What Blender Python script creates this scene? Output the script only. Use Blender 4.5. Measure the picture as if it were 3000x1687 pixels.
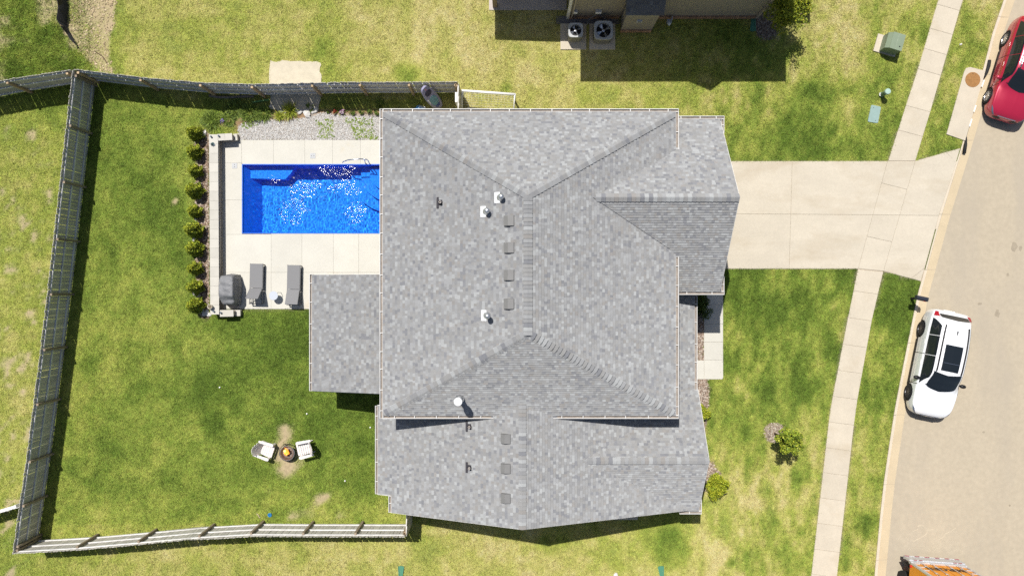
import bpy, math, random
import numpy as np
from mathutils import Vector, Matrix

random.seed(7); rng = np.random.default_rng(7)
for o in list(bpy.data.objects): bpy.data.objects.remove(o)
scn = bpy.context.scene
COL = scn.collection
R = math.radians

# ------------------------------------------------------------------ camera, sky, sun, exposure
H, F = 36.5, 2333.3                      # drone height in metres, focal length in photo pixels
cam = bpy.data.cameras.new('camera'); cam.lens = 28.0; cam.sensor_width = 36.0; cam.clip_end = 2000
camo = bpy.data.objects.new('camera', cam); COL.objects.link(camo)
camo.location = (0, 0, H); camo.rotation_euler = (0, 0, 0); scn.camera = camo
SX, SY = 0.22, 0.43                      # shadow shift (east, south) per metre of height
elev = math.atan(1 / math.hypot(SX, SY))
world = bpy.data.worlds.new('World'); scn.world = world; world.use_nodes = True
wn = world.node_tree.nodes; wl = world.node_tree.links
bg = wn.get('Background') or wn.new('ShaderNodeBackground')
sky = wn.new('ShaderNodeTexSky'); sky.sky_type = 'NISHITA'; sky.sun_disc = False
sky.sun_elevation = elev; sky.sun_rotation = math.atan2(-SX, SY) % (2 * math.pi)
sky.air_density = 1.0; sky.dust_density = 1.5; sky.ozone_density = 1.0
wl.new(sky.outputs[0], bg.inputs[0]); bg.inputs[1].default_value = 0.072
sun = bpy.data.lights.new('sun', 'SUN'); sun.energy = 5.0; sun.angle = R(0.5); sun.color = (1.0, 0.962, 0.90)
suno = bpy.data.objects.new('sun', sun); COL.objects.link(suno)
suno.rotation_euler = Vector((SX, -SY, -1)).to_track_quat('-Z', 'Y').to_euler(); suno.location = (-8, 16, 36)
scn.view_settings.view_transform = 'Standard'; scn.view_settings.look = 'None'
scn.view_settings.exposure = 0.15; scn.view_settings.gamma = 1.0
scn.cycles.use_denoising = False; scn.cycles.max_bounces = 8; scn.cycles.transparent_max_bounces = 16

# ------------------------------------------------------------------ helpers
def at(px, py, z=0.0):
    """photo pixel -> place in metres for a point at height z"""
    s = F / (H - z)
    return ((px - 1500) / s, (843.5 - py) / s)
def at3(px, py, z=0.0): return Vector((*at(px, py, z), z))

def lin(r, g, b):
    return tuple(((c / 255) / 12.92 if c / 255 <= .04045 else ((c / 255 + .055) / 1.055) ** 2.4) for c in (r, g, b))

MATS = {}
def mat(name, col, rough=.7, metal=0., var=.0, scale=6., fine=.0, bump=0., bscale=60., rnd=0., spec=.3, attr=None,
        trans=0., coat=0., stain=None, stretch=(1, 1, 1), emit=None, estr=0., drough=0.):
    if name in MATS: return MATS[name]
    m = bpy.data.materials.new(name); m.use_nodes = True; MATS[name] = m
    nt = m.node_tree; N = nt.nodes; L = nt.links
    b = N['Principled BSDF']
    b.inputs['Roughness'].default_value = rough; b.inputs['Metallic'].default_value = metal
    b.inputs['Specular IOR Level'].default_value = spec
    b.inputs['Coat Weight'].default_value = coat; b.inputs['Coat Roughness'].default_value = .05
    tc = N.new('ShaderNodeNewGeometry')
    mp = N.new('ShaderNodeMapping'); mp.inputs['Scale'].default_value = stretch
    L.new(tc.outputs['Position'], mp.inputs['Vector'])
    if attr:
        a = N.new('ShaderNodeAttribute'); a.attribute_name = attr; cur = a.outputs['Color']
    else:
        c = N.new('ShaderNodeRGB'); c.outputs[0].default_value = (*col, 1); cur = c.outputs[0]
    def mul(cur, fac_socket, lo, hi):
        mr = N.new('ShaderNodeMapRange'); mr.inputs['From Min'].default_value = .25; mr.inputs['From Max'].default_value = .75
        mr.inputs['To Min'].default_value = lo; mr.inputs['To Max'].default_value = hi
        L.new(fac_socket, mr.inputs['Value'])
        mx = N.new('ShaderNodeVectorMath'); mx.operation = 'SCALE'
        L.new(cur, mx.inputs[0]); L.new(mr.outputs[0], mx.inputs['Scale'])
        return mx.outputs[0]
    if var:
        n = N.new('ShaderNodeTexNoise'); n.inputs['Scale'].default_value = scale; n.inputs['Detail'].default_value = 5
        n.inputs['Roughness'].default_value = .6
        L.new(mp.outputs[0], n.inputs['Vector']); cur = mul(cur, n.outputs['Fac'], 1 - var, 1 + var)
    if fine:
        n = N.new('ShaderNodeTexNoise'); n.inputs['Scale'].default_value = scale * 14; n.inputs['Detail'].default_value = 3
        L.new(tc.outputs['Position'], n.inputs['Vector']); cur = mul(cur, n.outputs['Fac'], 1 - fine, 1 + fine)
    if rnd:
        oi = N.new('ShaderNodeObjectInfo')
        mr = N.new('ShaderNodeMapRange'); mr.inputs['To Min'].default_value = 1 - rnd; mr.inputs['To Max'].default_value = 1 + rnd
        L.new(oi.outputs['Random'], mr.inputs['Value'])
        mx = N.new('ShaderNodeVectorMath'); mx.operation = 'SCALE'
        L.new(cur, mx.inputs[0]); L.new(mr.outputs[0], mx.inputs['Scale']); cur = mx.outputs[0]
    if stain:
        scol, sscale, lo, hi = stain
        n = N.new('ShaderNodeTexNoise'); n.inputs['Scale'].default_value = sscale; n.inputs['Detail'].default_value = 6
        n.inputs['Roughness'].default_value = .62
        off = N.new('ShaderNodeVectorMath'); off.operation = 'ADD'; off.inputs[1].default_value = (31.7, 12.1, 5)
        L.new(mp.outputs[0], off.inputs[0]); L.new(off.outputs[0], n.inputs['Vector'])
        mr = N.new('ShaderNodeMapRange'); mr.inputs['From Min'].default_value = lo; mr.inputs['From Max'].default_value = hi
        L.new(n.outputs['Fac'], mr.inputs['Value'])
        mx = N.new('ShaderNodeMix'); mx.data_type = 'RGBA'
        L.new(mr.outputs[0], mx.inputs['Factor']); L.new(cur, mx.inputs['A']); mx.inputs['B'].default_value = (*scol, 1)
        cur = mx.outputs['Result']
    L.new(cur, b.inputs['Base Color'])
    if bump:
        n = N.new('ShaderNodeTexNoise'); n.inputs['Scale'].default_value = bscale; n.inputs['Detail'].default_value = 4
        L.new(tc.outputs['Position'], n.inputs['Vector'])
        bp = N.new('ShaderNodeBump'); bp.inputs['Strength'].default_value = bump; bp.inputs['Distance'].default_value = .03
        L.new(n.outputs['Fac'], bp.inputs['Height']); L.new(bp.outputs[0], b.inputs['Normal'])
    if emit:
        b.inputs['Emission Color'].default_value = (*emit, 1); b.inputs['Emission Strength'].default_value = estr
    if drough: b.inputs['Diffuse Roughness'].default_value = drough
    return m

class MB:
    def __init__(s): s.v = []; s.f = []; s.c = []; s.m = []
    def add(s, vs, fs, col=None, mi=0):
        o = len(s.v); s.v += [tuple(p) for p in vs]
        for f in fs: s.f.append(tuple(i + o for i in f)); s.c.append(col); s.m.append(mi)
    def box(s, c, d, rz=0., mi=0, col=None, mx=None):
        hx, hy, hz = d[0] / 2, d[1] / 2, d[2] / 2
        vs = [Vector((x, y, z)) for z in (-hz, hz) for y in (-hy, hy) for x in (-hx, hx)]
        M = mx if mx is not None else Matrix.Rotation(rz, 3, 'Z')
        vs = [M @ p + Vector(c) for p in vs]
        s.add(vs, [(0, 2, 3, 1), (4, 5, 7, 6), (0, 1, 5, 4), (2, 6, 7, 3), (0, 4, 6, 2), (1, 3, 7, 5)], col, mi)
    def bar(s, a, b, w, h, mi=0, col=None):
        a, b = Vector(a), Vector(b); d = b - a; L = d.length
        if L < 1e-6: return
        q = d.to_track_quat('X', 'Z').to_matrix()
        s.box((a + b) / 2, (L, w, h), mx=q, mi=mi, col=col)
    def prism(s, pts, z0, z1, mi=0, col=None):
        n = len(pts)
        ar = sum(pts[i][0] * pts[(i + 1) % n][1] - pts[(i + 1) % n][0] * pts[i][1] for i in range(n))
        if ar < 0: pts = list(reversed(pts))
        vs = [(p[0], p[1], z0) for p in pts] + [(p[0], p[1], (z1 if len(p) < 3 else p[2])) for p in pts]
        fs = [tuple(range(n - 1, -1, -1)), tuple(range(n, 2 * n))] + [(i, (i + 1) % n, n + (i + 1) % n, n + i) for i in range(n)]
        s.add(vs, fs, col, mi)
    def tube(s, pts, r, n=8, mi=0, col=None, cap=True):
        pts = [Vector(p) for p in pts]; rs = r if isinstance(r, (list, tuple)) else [r] * len(pts)
        vs = []; up = Vector((0, 0, 1)); px = None
        for i, p in enumerate(pts):
            d = (pts[min(i + 1, len(pts) - 1)] - pts[max(i - 1, 0)]).normalized()
            if px is None: px = d.cross(up if abs(d.z) < .95 else Vector((1, 0, 0))).normalized()
            px = (px - d * px.dot(d)).normalized(); py = d.cross(px)
            for k in range(n):
                a = 2 * math.pi * k / n; vs.append(p + (px * math.cos(a) + py * math.sin(a)) * rs[i])
        fs = [(i * n + k, i * n + (k + 1) % n, (i + 1) * n + (k + 1) % n, (i + 1) * n + k) for i in range(len(pts) - 1) for k in range(n)]
        if cap: fs += [tuple(range(n - 1, -1, -1)), tuple((len(pts) - 1) * n + k for k in range(n))]
        s.add(vs, fs, col, mi)
    def lathe(s, prof, c=(0, 0, 0), n=24, mi=0, col=None, axis='Z'):
        vs = []; c = Vector(c)
        for (r, z) in prof:
            for k in range(n):
                a = 2 * math.pi * k / n; p = (r * math.cos(a), r * math.sin(a), z)
                if axis == 'Y': p = (p[0], p[2], p[1])
                vs.append(c + Vector(p))
        fs = [(i * n + k, i * n + (k + 1) % n, (i + 1) * n + (k + 1) % n, (i + 1) * n + k) for i in range(len(prof) - 1) for k in range(n)]
        if axis == 'Y': fs = [tuple(reversed(f)) for f in fs]
        s.add(vs, fs, col, mi)
    def blob(s, c, r, seed=0, amp=.25, n=7, m=10, mi=0, col=None):
        rr = random.Random(seed); vs = [Vector(c) + Vector((0, 0, r[2]))]
        for i in range(1, n):
            t = math.pi * i / n
            for k in range(m):
                a = 2 * math.pi * k / m; q = 1 + amp * (rr.random() - .5) * 2
                vs.append(Vector(c) + Vector((r[0] * math.sin(t) * math.cos(a) * q, r[1] * math.sin(t) * math.sin(a) * q, r[2] * math.cos(t) * q)))
        vs.append(Vector(c) - Vector((0, 0, r[2]))); e = len(vs) - 1
        fs = [(0, 1 + k, 1 + (k + 1) % m) for k in range(m)]
        fs += [(1 + i * m + k, 1 + (i + 1) * m + k, 1 + (i + 1) * m + (k + 1) % m, 1 + i * m + (k + 1) % m) for i in range(n - 2) for k in range(m)]
        fs += [(1 + (n - 2) * m + k, e, 1 + (n - 2) * m + (k + 1) % m) for k in range(m)]
        s.add(vs, fs, col, mi)
    def mesh(s, name, mats, smooth=False):
        me = bpy.data.meshes.new(name); me.from_pydata(s.v, [], s.f)
        for m in (mats if isinstance(mats, (list, tuple)) else [mats]): me.materials.append(m)
        if any(s.m): me.polygons.foreach_set('material_index', s.m)
        if s.c and s.c[0] is not None:
            at_ = me.attributes.new('Col', 'FLOAT_COLOR', 'FACE')
            at_.data.foreach_set('color', np.array([(*c[:3], 1) for c in s.c], dtype=np.float32).ravel())
        if smooth: me.polygons.foreach_set('use_smooth', [True] * len(me.polygons))
        me.update(); return me
    def build(s, name, mats, parent=None, smooth=False, loc=None, **kw):
        return link(name, s.mesh(name, mats, smooth), parent, loc, **kw)

def link(name, me, parent=None, loc=None, rz=None, kind=None, label=None, cat=None, group=None):
    o = bpy.data.objects.new(name, me); COL.objects.link(o)
    if parent is not None: o.parent = parent
    if loc is not None: o.location = loc
    if rz is not None: o.rotation_euler[2] = rz
    return tag(o, label, cat, group, kind)
def tag(o, label=None, cat=None, group=None, kind=None):
    if label: o['label'] = label
    if cat: o['category'] = cat
    if group: o['group'] = group
    if kind: o['kind'] = kind
    return o
def thing(name, label, cat, loc=(0, 0, 0), rz=0., group=None):
    o = bpy.data.objects.new(name, None); COL.objects.link(o); o.empty_display_size = .2
    o.location = loc; o.rotation_euler[2] = rz
    return tag(o, label, cat, group)
def copy_tree(o, parent=None):
    c = o.copy(); COL.objects.link(c)
    if parent is not None: c.parent = parent
    for ch in list(o.children): copy_tree(ch, c)
    return c
def arr_mesh(name, V, Fc, mats, colors=None, dom='FACE'):
    """numpy verts (n,3), faces (m,3|4)"""
    k = Fc.shape[1]; me = bpy.data.meshes.new(name)
    me.vertices.add(len(V)); me.vertices.foreach_set('co', V.astype(np.float32).ravel())
    me.loops.add(Fc.size); me.loops.foreach_set('vertex_index', Fc.astype(np.int32).ravel())
    me.polygons.add(len(Fc)); me.polygons.foreach_set('loop_start', np.arange(0, Fc.size, k, dtype=np.int32))
    for m in (mats if isinstance(mats, (list, tuple)) else [mats]): me.materials.append(m)
    if colors is not None:
        a = me.attributes.new('Col', 'FLOAT_COLOR', dom)
        c4 = np.ones((len(colors), 4), np.float32); c4[:, :3] = colors; a.data.foreach_set('color', c4.ravel())
    me.update(calc_edges=True); me.validate(); return me

# value noise on numpy arrays
_grids = {}
def vnoise(x, y, cell, seed):
    if seed not in _grids: _grids[seed] = np.random.default_rng(1000 + seed).random((256, 256))
    g = _grids[seed]; fx = x / cell + 500.3; fy = y / cell + 500.7
    ix = np.floor(fx).astype(int); iy = np.floor(fy).astype(int); u = fx - ix; w = fy - iy
    u = u * u * (3 - 2 * u); w = w * w * (3 - 2 * w)
    a = g[ix % 256, iy % 256]; b = g[(ix + 1) % 256, iy % 256]; c = g[ix % 256, (iy + 1) % 256]; d = g[(ix + 1) % 256, (iy + 1) % 256]
    return (a * (1 - u) + b * u) * (1 - w) + (c * (1 - u) + d * u) * w
def fbm(x, y, cell, seed, oct=4):
    t = 0; amp = 1; s = 0
    for i in range(oct): t = t + amp * vnoise(x, y, cell / 2 ** i, seed + i); s += amp; amp *= .55
    return t / s
def inpoly(x, y, poly):
    r = np.zeros(x.shape, bool); n = len(poly); j = n - 1
    for i in range(n):
        xi, yi = poly[i][:2]; xj, yj = poly[j][:2]
        if yi != yj: r ^= ((yi > y) != (yj > y)) & (x < (xj - xi) * (y - yi) / (yj - yi) + xi)
        j = i
    return r
def pxpoly(pts, z=0): return [at(a, b, z) for a, b in pts]

# ------------------------------------------------------------------ kerb line (from photo) as functions of world y
_kb = np.array([(3060, -400), (2940, 0), (2907, 97), (2878, 209), (2812, 435), (2748, 640), (2698, 825), (2688, 860), (2646, 1067), (2620, 1200), (2603, 1311), (2588, 1415), (2577.6, 1509), (2562.5, 1670), (2545, 1900), (2530, 2200)])
_ky = np.array([at(0, p[1])[1] for p in _kb]); _kx = np.array([at(p[0], 0)[0] for p in _kb])
def kerb_x(y): return np.interp(-np.asarray(y, float), -_ky, _kx)
KW, GW = .15, .40                                      # kerb top, gutter pan width
ROADZ = -.06

# ------------------------------------------------------------------ outlines of things on the ground
POOL = (-12.35, -5.75, 2.50, 5.65)                     # x0,x1,y0,y1
PATIO = [(-13.27, 6.74), (-4.6, 6.8), (-4.6, -4.4), (-8.7, -4.4), (-8.7, -1.0), (-13.27, -.95)]
NEIGH = [(2.55, 12.38), (11.17, 12.38), (11.17, 24), (2.55, 24)]
DRIVE = pxpoly([(2010, 473), (2681, 472), (2772, 446), (2812, 435), (2748, 640), (2698, 825), (2694, 823), (2588, 795), (2513, 788), (2010, 788)])
SW_N = pxpoly([(2870, -350), (2748.5, 0), (2684.7, 216), (2653.8, 309), (2601.6, 472), (2680.8, 472), (2725, 328), (2756, 220), (2820, 0), (2942, -350)])
SW_S = pxpoly([(2512.8, 788), (2478, 960), (2431.5, 1200), (2376, 1687), (2350, 1920), (2426, 1920), (2451.6, 1687), (2506, 1200), (2553, 941), (2587, 795)])
WALK = pxpoly([(2062, 800), (2118, 800), (2118.5, 1105), (2116, 1111), (2030, 1111), (2030, 1054), (2062, 1054)])
BASIN = pxpoly([(2823, 212), (2829, 201), (2841, 198), (2884, 209), (2826, 413), (2771.6, 394)])
PAD_N = pxpoly([(792, 181), (850, 178), (938, 184), (941, 240), (936, 322), (905, 326), (790, 322)])
MULCH_W = pxpoly([(575, 388), (612, 388), (614, 930), (592, 932), (574, 900), (580, 860), (572, 830), (580, 800), (571, 770), (580, 740), (572, 710), (580, 690), (572, 660), (580, 635), (571, 600), (580, 575), (570, 545), (580, 520), (571, 490), (580, 465), (571, 430)])
GRAVEL = pxpoly([(697, 411), (699, 385), (702, 366), (725, 358), (760, 352), (800, 354), (830, 358), (870, 350), (900, 345), (925, 338), (945, 330), (960, 335), (1000, 340), (1060, 342), (1150, 345), (1150, 411)])
SOIL = pxpoly([(795, 330), (820, 322), (930, 322), (1150, 316), (1150, 345), (1000, 341), (945, 332), (900, 347), (830, 362), (800, 356), (760, 356), (700, 380), (690, 372), (650, 372), (648, 350), (690, 345), (740, 340)])
MULCH_F = [pxpoly([(2040, 900), (2062, 900), (2062, 1055), (2040, 1055)]), pxpoly([(2040, 1110), (2072, 1110), (2077, 1150), (2074, 1190), (2066, 1250), (2055, 1300), (2075, 1345), (2110, 1385), (2112, 1400), (2085, 1430), (2060, 1440), (2040, 1430)])]
ROADW = 12.5
HOUSE_FP = [[(-4.65, 6.45), (8.0, 6.45), (8.0, .2), (7.1, .2), (7.1, -8.95), (-5.1, -8.95), (-5.1, -4.5), (-4.65, -4.5)]]
TREE_RING = [(*at(2268.5, 1267), .46), (*at(2246, 78), .62)]
DIRT_NW = pxpoly([(165, -60), (176, 60), (200, 116), (228, 155), (280, 208), (334, 218), (326, 190), (318, 140), (333, 70), (352, -60)])

# ------------------------------------------------------------------ lawn colour field (greenness, bare soil) in numpy
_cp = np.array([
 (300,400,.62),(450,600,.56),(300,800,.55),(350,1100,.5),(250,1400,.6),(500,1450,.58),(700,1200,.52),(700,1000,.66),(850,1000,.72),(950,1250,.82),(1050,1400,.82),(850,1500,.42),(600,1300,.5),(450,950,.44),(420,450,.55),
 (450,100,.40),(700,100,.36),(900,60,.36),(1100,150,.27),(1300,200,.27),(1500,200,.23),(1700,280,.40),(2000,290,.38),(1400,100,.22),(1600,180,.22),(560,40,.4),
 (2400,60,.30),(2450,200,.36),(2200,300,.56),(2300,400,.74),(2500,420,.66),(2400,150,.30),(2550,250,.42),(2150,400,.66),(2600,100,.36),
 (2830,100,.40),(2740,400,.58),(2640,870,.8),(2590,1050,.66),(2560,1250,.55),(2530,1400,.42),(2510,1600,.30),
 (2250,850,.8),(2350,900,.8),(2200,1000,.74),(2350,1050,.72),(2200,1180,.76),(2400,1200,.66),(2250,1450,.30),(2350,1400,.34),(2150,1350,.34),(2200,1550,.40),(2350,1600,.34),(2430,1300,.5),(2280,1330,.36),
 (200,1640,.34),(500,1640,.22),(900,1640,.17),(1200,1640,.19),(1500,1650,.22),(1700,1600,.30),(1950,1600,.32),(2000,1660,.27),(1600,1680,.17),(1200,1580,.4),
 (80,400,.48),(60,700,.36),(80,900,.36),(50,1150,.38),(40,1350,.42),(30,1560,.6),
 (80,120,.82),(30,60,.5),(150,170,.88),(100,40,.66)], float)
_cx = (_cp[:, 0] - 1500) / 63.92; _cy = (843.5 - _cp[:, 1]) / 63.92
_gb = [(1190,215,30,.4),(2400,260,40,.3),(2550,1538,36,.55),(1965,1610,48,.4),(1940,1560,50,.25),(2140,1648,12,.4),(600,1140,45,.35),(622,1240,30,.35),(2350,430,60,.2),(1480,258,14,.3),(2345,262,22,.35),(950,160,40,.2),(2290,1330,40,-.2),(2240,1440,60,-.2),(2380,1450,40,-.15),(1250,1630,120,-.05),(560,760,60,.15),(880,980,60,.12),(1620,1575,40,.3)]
_db = [(838,1262,20,.9),(842,1376,28,.85),(832,1322,38,.95),(880,1350,22,.7),(932,1470,20,.8),(958,1455,14,.7),(912,1500,22,.6),(1000,1508,22,.6),(860,1512,22,.5),(1120,1482,10,.8),(560,560,10,.5),(640,480,10,.0),(512,590,11,.7),(300,385,9,.0),(470,1075,22,.3),(740,1010,10,.3),(90,920,16,.9),(66,1150,14,.9),(60,1040,10,.8),(75,1290,9,.8),(45,1380,10,.6),(790,1440,14,.4),(2650,215,8,.3)]
def field(x, y):
    w = np.zeros(x.shape); g = np.zeros(x.shape)
    for cx, cy, v in zip(_cx, _cy, _cp[:, 2]):
        k = np.exp(-((x - cx) ** 2 + (y - cy) ** 2) / (2 * 1.7 ** 2)) + 1e-9; w += k; g += k * v
    G = g / w
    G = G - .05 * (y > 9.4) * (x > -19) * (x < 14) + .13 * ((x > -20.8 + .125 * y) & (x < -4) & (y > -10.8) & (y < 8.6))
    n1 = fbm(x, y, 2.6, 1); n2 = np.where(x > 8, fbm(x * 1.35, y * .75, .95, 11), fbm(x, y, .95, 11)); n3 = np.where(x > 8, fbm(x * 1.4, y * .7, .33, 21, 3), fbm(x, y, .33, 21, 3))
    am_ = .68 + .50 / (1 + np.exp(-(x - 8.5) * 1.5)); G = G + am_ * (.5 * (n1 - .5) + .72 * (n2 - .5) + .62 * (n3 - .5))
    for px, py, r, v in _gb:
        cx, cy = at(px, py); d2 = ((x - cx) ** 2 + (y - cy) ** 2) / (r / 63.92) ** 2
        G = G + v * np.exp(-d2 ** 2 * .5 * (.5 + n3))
    D = np.zeros(x.shape)
    for px, py, r, v in _db:
        cx, cy = at(px, py); d2 = ((x - cx) ** 2 + (y - cy) ** 2) / (r / 63.92) ** 2
        D = D + v * np.exp(-d2 * .8) 
    D = np.clip((D * (-.35 + 1.7 * n2 + 1.1 * n3) - .36) * 2.0, 0, 1)
    wx = -20.35 + (y) * .125                              # strip west of the fence: thin, sandy spots
    west = np.clip((wx - x) * 2, 0, 1) * (y < 9)
    D = np.maximum(D, west * np.clip((.7 * n2 + .9 * n3 - .93) * 6, 0, .85))
    nw = inpoly(x + .18 * (n3 - .5) * 2 + .2 * (n2 - .5), y + .3 * (n2 - .5), DIRT_NW)
    D = np.where(nw, np.clip(.75 + (n2 - .5) * .8, .5, 1), D)
    nw2 = (x < -19.5) & (y > 9.3) & (~nw)
    D = np.where(nw2, np.maximum(D, np.clip((fbm(x, y, 1.1, 31) - .53) * 6, 0, .75)), D)
    thin = np.clip((n2 * .6 + n3 * .5 - .66) * 5, 0, .45) * (G < .6)
    D = np.maximum(D, thin * .25)
    return np.clip(G, 0, 1), np.clip(D, 0, 1)
_rp = np.array([0, .2, .42, .65, .85, 1.0])
_rc = np.array([(.44, .38, .165), (.362, .338, .105), (.255, .282, .055), (.17, .22, .035), (.108, .16, .022), (.082, .128, .017)])
_soil = np.array((.39, .31, .19))
def lawn_color(G, D):
    c = np.stack([np.interp(G, _rp, _rc[:, i]) for i in range(3)], -1)
    return c * 1.07 * (1 - D[..., None]) + _soil * D[..., None]
# ------------------------------------------------------------------ materials
M_ground = mat('lawn_soil', (.1, .1, .03), .95, attr='Col', var=.22, scale=7, fine=.35, bump=.6, bscale=55)
M_grass = mat('grass_blade', (.1, .1, .03), .75, attr='Col', spec=.15)
M_conc = mat('concrete', (.50, .445, .355), .85, var=.07, scale=1.3, fine=.06, rnd=.035, bump=.08, bscale=90, stain=((.42, .35, .25), .55, .56, .85))
M_drive = mat('driveway_concrete', (.49, .44, .355), .85, var=.06, scale=.9, fine=.05, rnd=.05, bump=.08, bscale=90, stain=((.41, .35, .26), .5, .5, .78), stretch=(.7, 1.5, 1))
M_patio = mat('patio_concrete', (.525, .508, .452), .85, var=.05, scale=1.1, fine=.04, rnd=.03, bump=.06, bscale=90, stain=((.50, .42, .29), .6, .60, .85))
M_joint = mat('joint_concrete', (.41, .35, .27), .95, var=.2, scale=8)
M_road = mat('asphalt', (.405, .348, .26), .9, var=.035, scale=.4, fine=.07, bump=.12, bscale=160, stain=((.355, .31, .245), .3, .48, .8), stretch=(1.6, .4, 1))
M_gutter = mat('gutter_concrete', (.50, .41, .275), .85, var=.07, scale=1.5, fine=.07, bump=.1, bscale=90)
M_kerb = mat('kerb_concrete', (.54, .47, .37), .85, var=.08, scale=2, fine=.08, bump=.1, bscale=90)
M_white = mat('white_paint', (.80, .79, .77), .45)
M_gutterw = mat('gutter_white', (.60, .59, .57), .4, var=.05, scale=3)
M_black = mat('black_plastic', (.012, .012, .014), .45)
M_rubber = mat('rubber', (.02, .02, .021), .8, var=.2, scale=8)
M_steel = mat('steel', (.62, .63, .65), .28, metal=1.)
M_galv = mat('galvanised', (.60, .61, .63), .38, metal=.85)
M_glass = mat('dark_glass', (.012, .016, .02), .06, spec=.6)

# ------------------------------------------------------------------ ground sheet (one mesh, dips under the road, hole for the pool)
xs_l = np.concatenate([[-300, -120, -60, -40, -32, -28], np.arange(-26, POOL[0] - .05, .24), np.linspace(POOL[0], POOL[1], 28), np.linspace(POOL[1], -4.0, 8)[1:]])
nright = 120; f_r = np.linspace(0, 1, nright)[1:]
ys = np.concatenate([[-300, -120, -60, -30, -20], np.arange(-16, POOL[2] - .05, .24), np.linspace(POOL[2], POOL[3], 14), np.arange(POOL[3] + .24, 16.2, .24), [20, 30, 60, 120, 300]])
rows = []
for y in ys:
    k = float(kerb_x(y)) + .05
    xr = -4.0 + f_r * (k + 4.0)
    rows.append(np.concatenate([xs_l, xr, [k + .004, k + ROADW, k + ROADW + .3, 60, 120, 300]]))
GX = np.array(rows); GY = np.repeat(ys[:, None], GX.shape[1], 1); GZ = np.zeros(GX.shape)
nc = GX.shape[1]; GZ[:, nc - 6:nc - 4] = -.35
GZ[:, :nc - 6] += (.03 * (fbm(GX, GY, 2.0, 41, 3) - .5))[:, :nc - 6] * (np.abs(GY[:, :nc - 6]) < 16)
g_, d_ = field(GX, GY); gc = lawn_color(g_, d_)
for poly, c in [(MULCH_W, (.16, .11, .075)), (GRAVEL, (.42, .40, .37)), (SOIL, (.26, .17, .095)), (MULCH_F[0], (.2, .14, .1)), (MULCH_F[1], (.2, .14, .1)), (DRIVE, (.2, .17, .12)), (PATIO, (.2, .17, .12)), (SW_N, (.2, .17, .12)), (SW_S, (.2, .17, .12))]:
    gc[inpoly(GX, GY, poly)] = c
for x, y, r in TREE_RING: gc[(GX - x) ** 2 + (GY - y) ** 2 < r * r] = (.2, .14, .1)
idx = np.arange(GX.size).reshape(GX.shape)
fc = np.stack([idx[:-1, :-1], idx[:-1, 1:], idx[1:, 1:], idx[1:, :-1]], -1).reshape(-1, 4)
cx = GX.ravel()[fc].mean(1); cy = GY.ravel()[fc].mean(1)
fc = fc[~((cx > POOL[0]) & (cx < POOL[1]) & (cy > POOL[2]) & (cy < POOL[3]))]
V = np.stack([GX.ravel(), GY.ravel(), GZ.ravel()], -1)
me = arr_mesh('ground', V, fc, M_ground, gc.reshape(-1, 3), 'POINT')
me.polygons.foreach_set('use_smooth', [True] * len(me.polygons))
link('ground', me, kind='structure', label='mown lawn ground around the grey roofed house')

# ------------------------------------------------------------------ road, gutter pan, kerb
yy = np.concatenate([[-300, -100, -45], np.linspace(-30, 30, 90), [45, 100, 300]])
def strip(name, o0, o1, z0, z1, m, label, skirt=False):
    k = kerb_x(yy); n = len(yy)
    V = np.concatenate([np.stack([k + o0, yy, np.full(n, z0)], -1), np.stack([k + o1, yy, np.full(n, z1)], -1)])
    i = np.arange(n - 1); Fc = np.stack([i, i + n, i + n + 1, i + 1], -1)
    return link(name, arr_mesh(name, V, Fc, m), kind='structure', label=label)
rd = strip('road', KW + GW, ROADW, ROADZ - .004, ROADZ - .004, M_road, 'tan sun-bleached asphalt street along the right edge')
gut = strip('gutter_pan', KW - .02, KW + GW + .004, ROADZ + .003, ROADZ, M_joint, 'pale concrete gutter pan between kerb and street')
def flat_mark(name, pts, m, z):
    k = MB(); k.add([(x, y, z) for x, y in pts], [tuple(range(len(pts)))]); k.build(name, m, rd)
M_oil = mat('oil_stain', (.30, .255, .19), .8, var=.15, scale=6, fine=.1); M_crack = mat('pale_crack_sealant', (.50, .43, .32), .9)
for i, (px, py, rx, ry) in enumerate(((2972, 722, 9, 15), (2990, 728, 5, 9), (2922, 918, 7, 14), (2953, 805, 4, 6), (2882, 1265, 5, 3), (2870, 890, 7, 4), (2958, 1480, 3, 3), (2720, 700, 4, 9))):
    r_ = random.Random(i); cx_, cy_ = at(px, py, ROADZ); flat_mark('oil_stain', [(cx_ + rx / 64 * math.cos(a_) * r_.uniform(.6, 1.2), cy_ + ry / 64 * math.sin(a_) * r_.uniform(.6, 1.2)) for a_ in np.linspace(0, 2 * math.pi, 15)[:-1]], M_oil, ROADZ)
for ln_ in (((2675, 1585), (2700, 1573), (2714, 1563), (2717, 1552), (2735, 1550)), ((2750, 1580), (2764, 1572), (2770, 1562), (2785, 1556), (2800, 1545)), ((2672, 1556), (2680, 1553), (2690, 1549)), ((2688, 1540), (2700, 1538), (2707, 1540))):
    P_ = [Vector(at(*p, ROADZ)) for p in ln_]; L_ = []; R2 = []
    for i, p in enumerate(P_):
        d = (P_[min(i + 1, len(P_) - 1)] - P_[max(i - 1, 0)]).normalized(); w_ = random.uniform(.008, .022); L_.append((p.x - d.y * w_, p.y + d.x * w_)); R2.append((p.x + d.y * w_, p.y - d.x * w_))
    flat_mark('crack', R2 + L_[::-1], M_crack, ROADZ)
krb = thing('kerb', None, None); krb['kind'] = 'structure'; krb['label'] = 'low pale concrete kerb beside the street'
jy = sorted([at(0, p)[1] for p in (-250, -120, 50, 218, 411, 628, 790, 1004, 1215, 1418, 1640, 1850, 2050)])
jy = [-25] + jy + [26]
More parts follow.
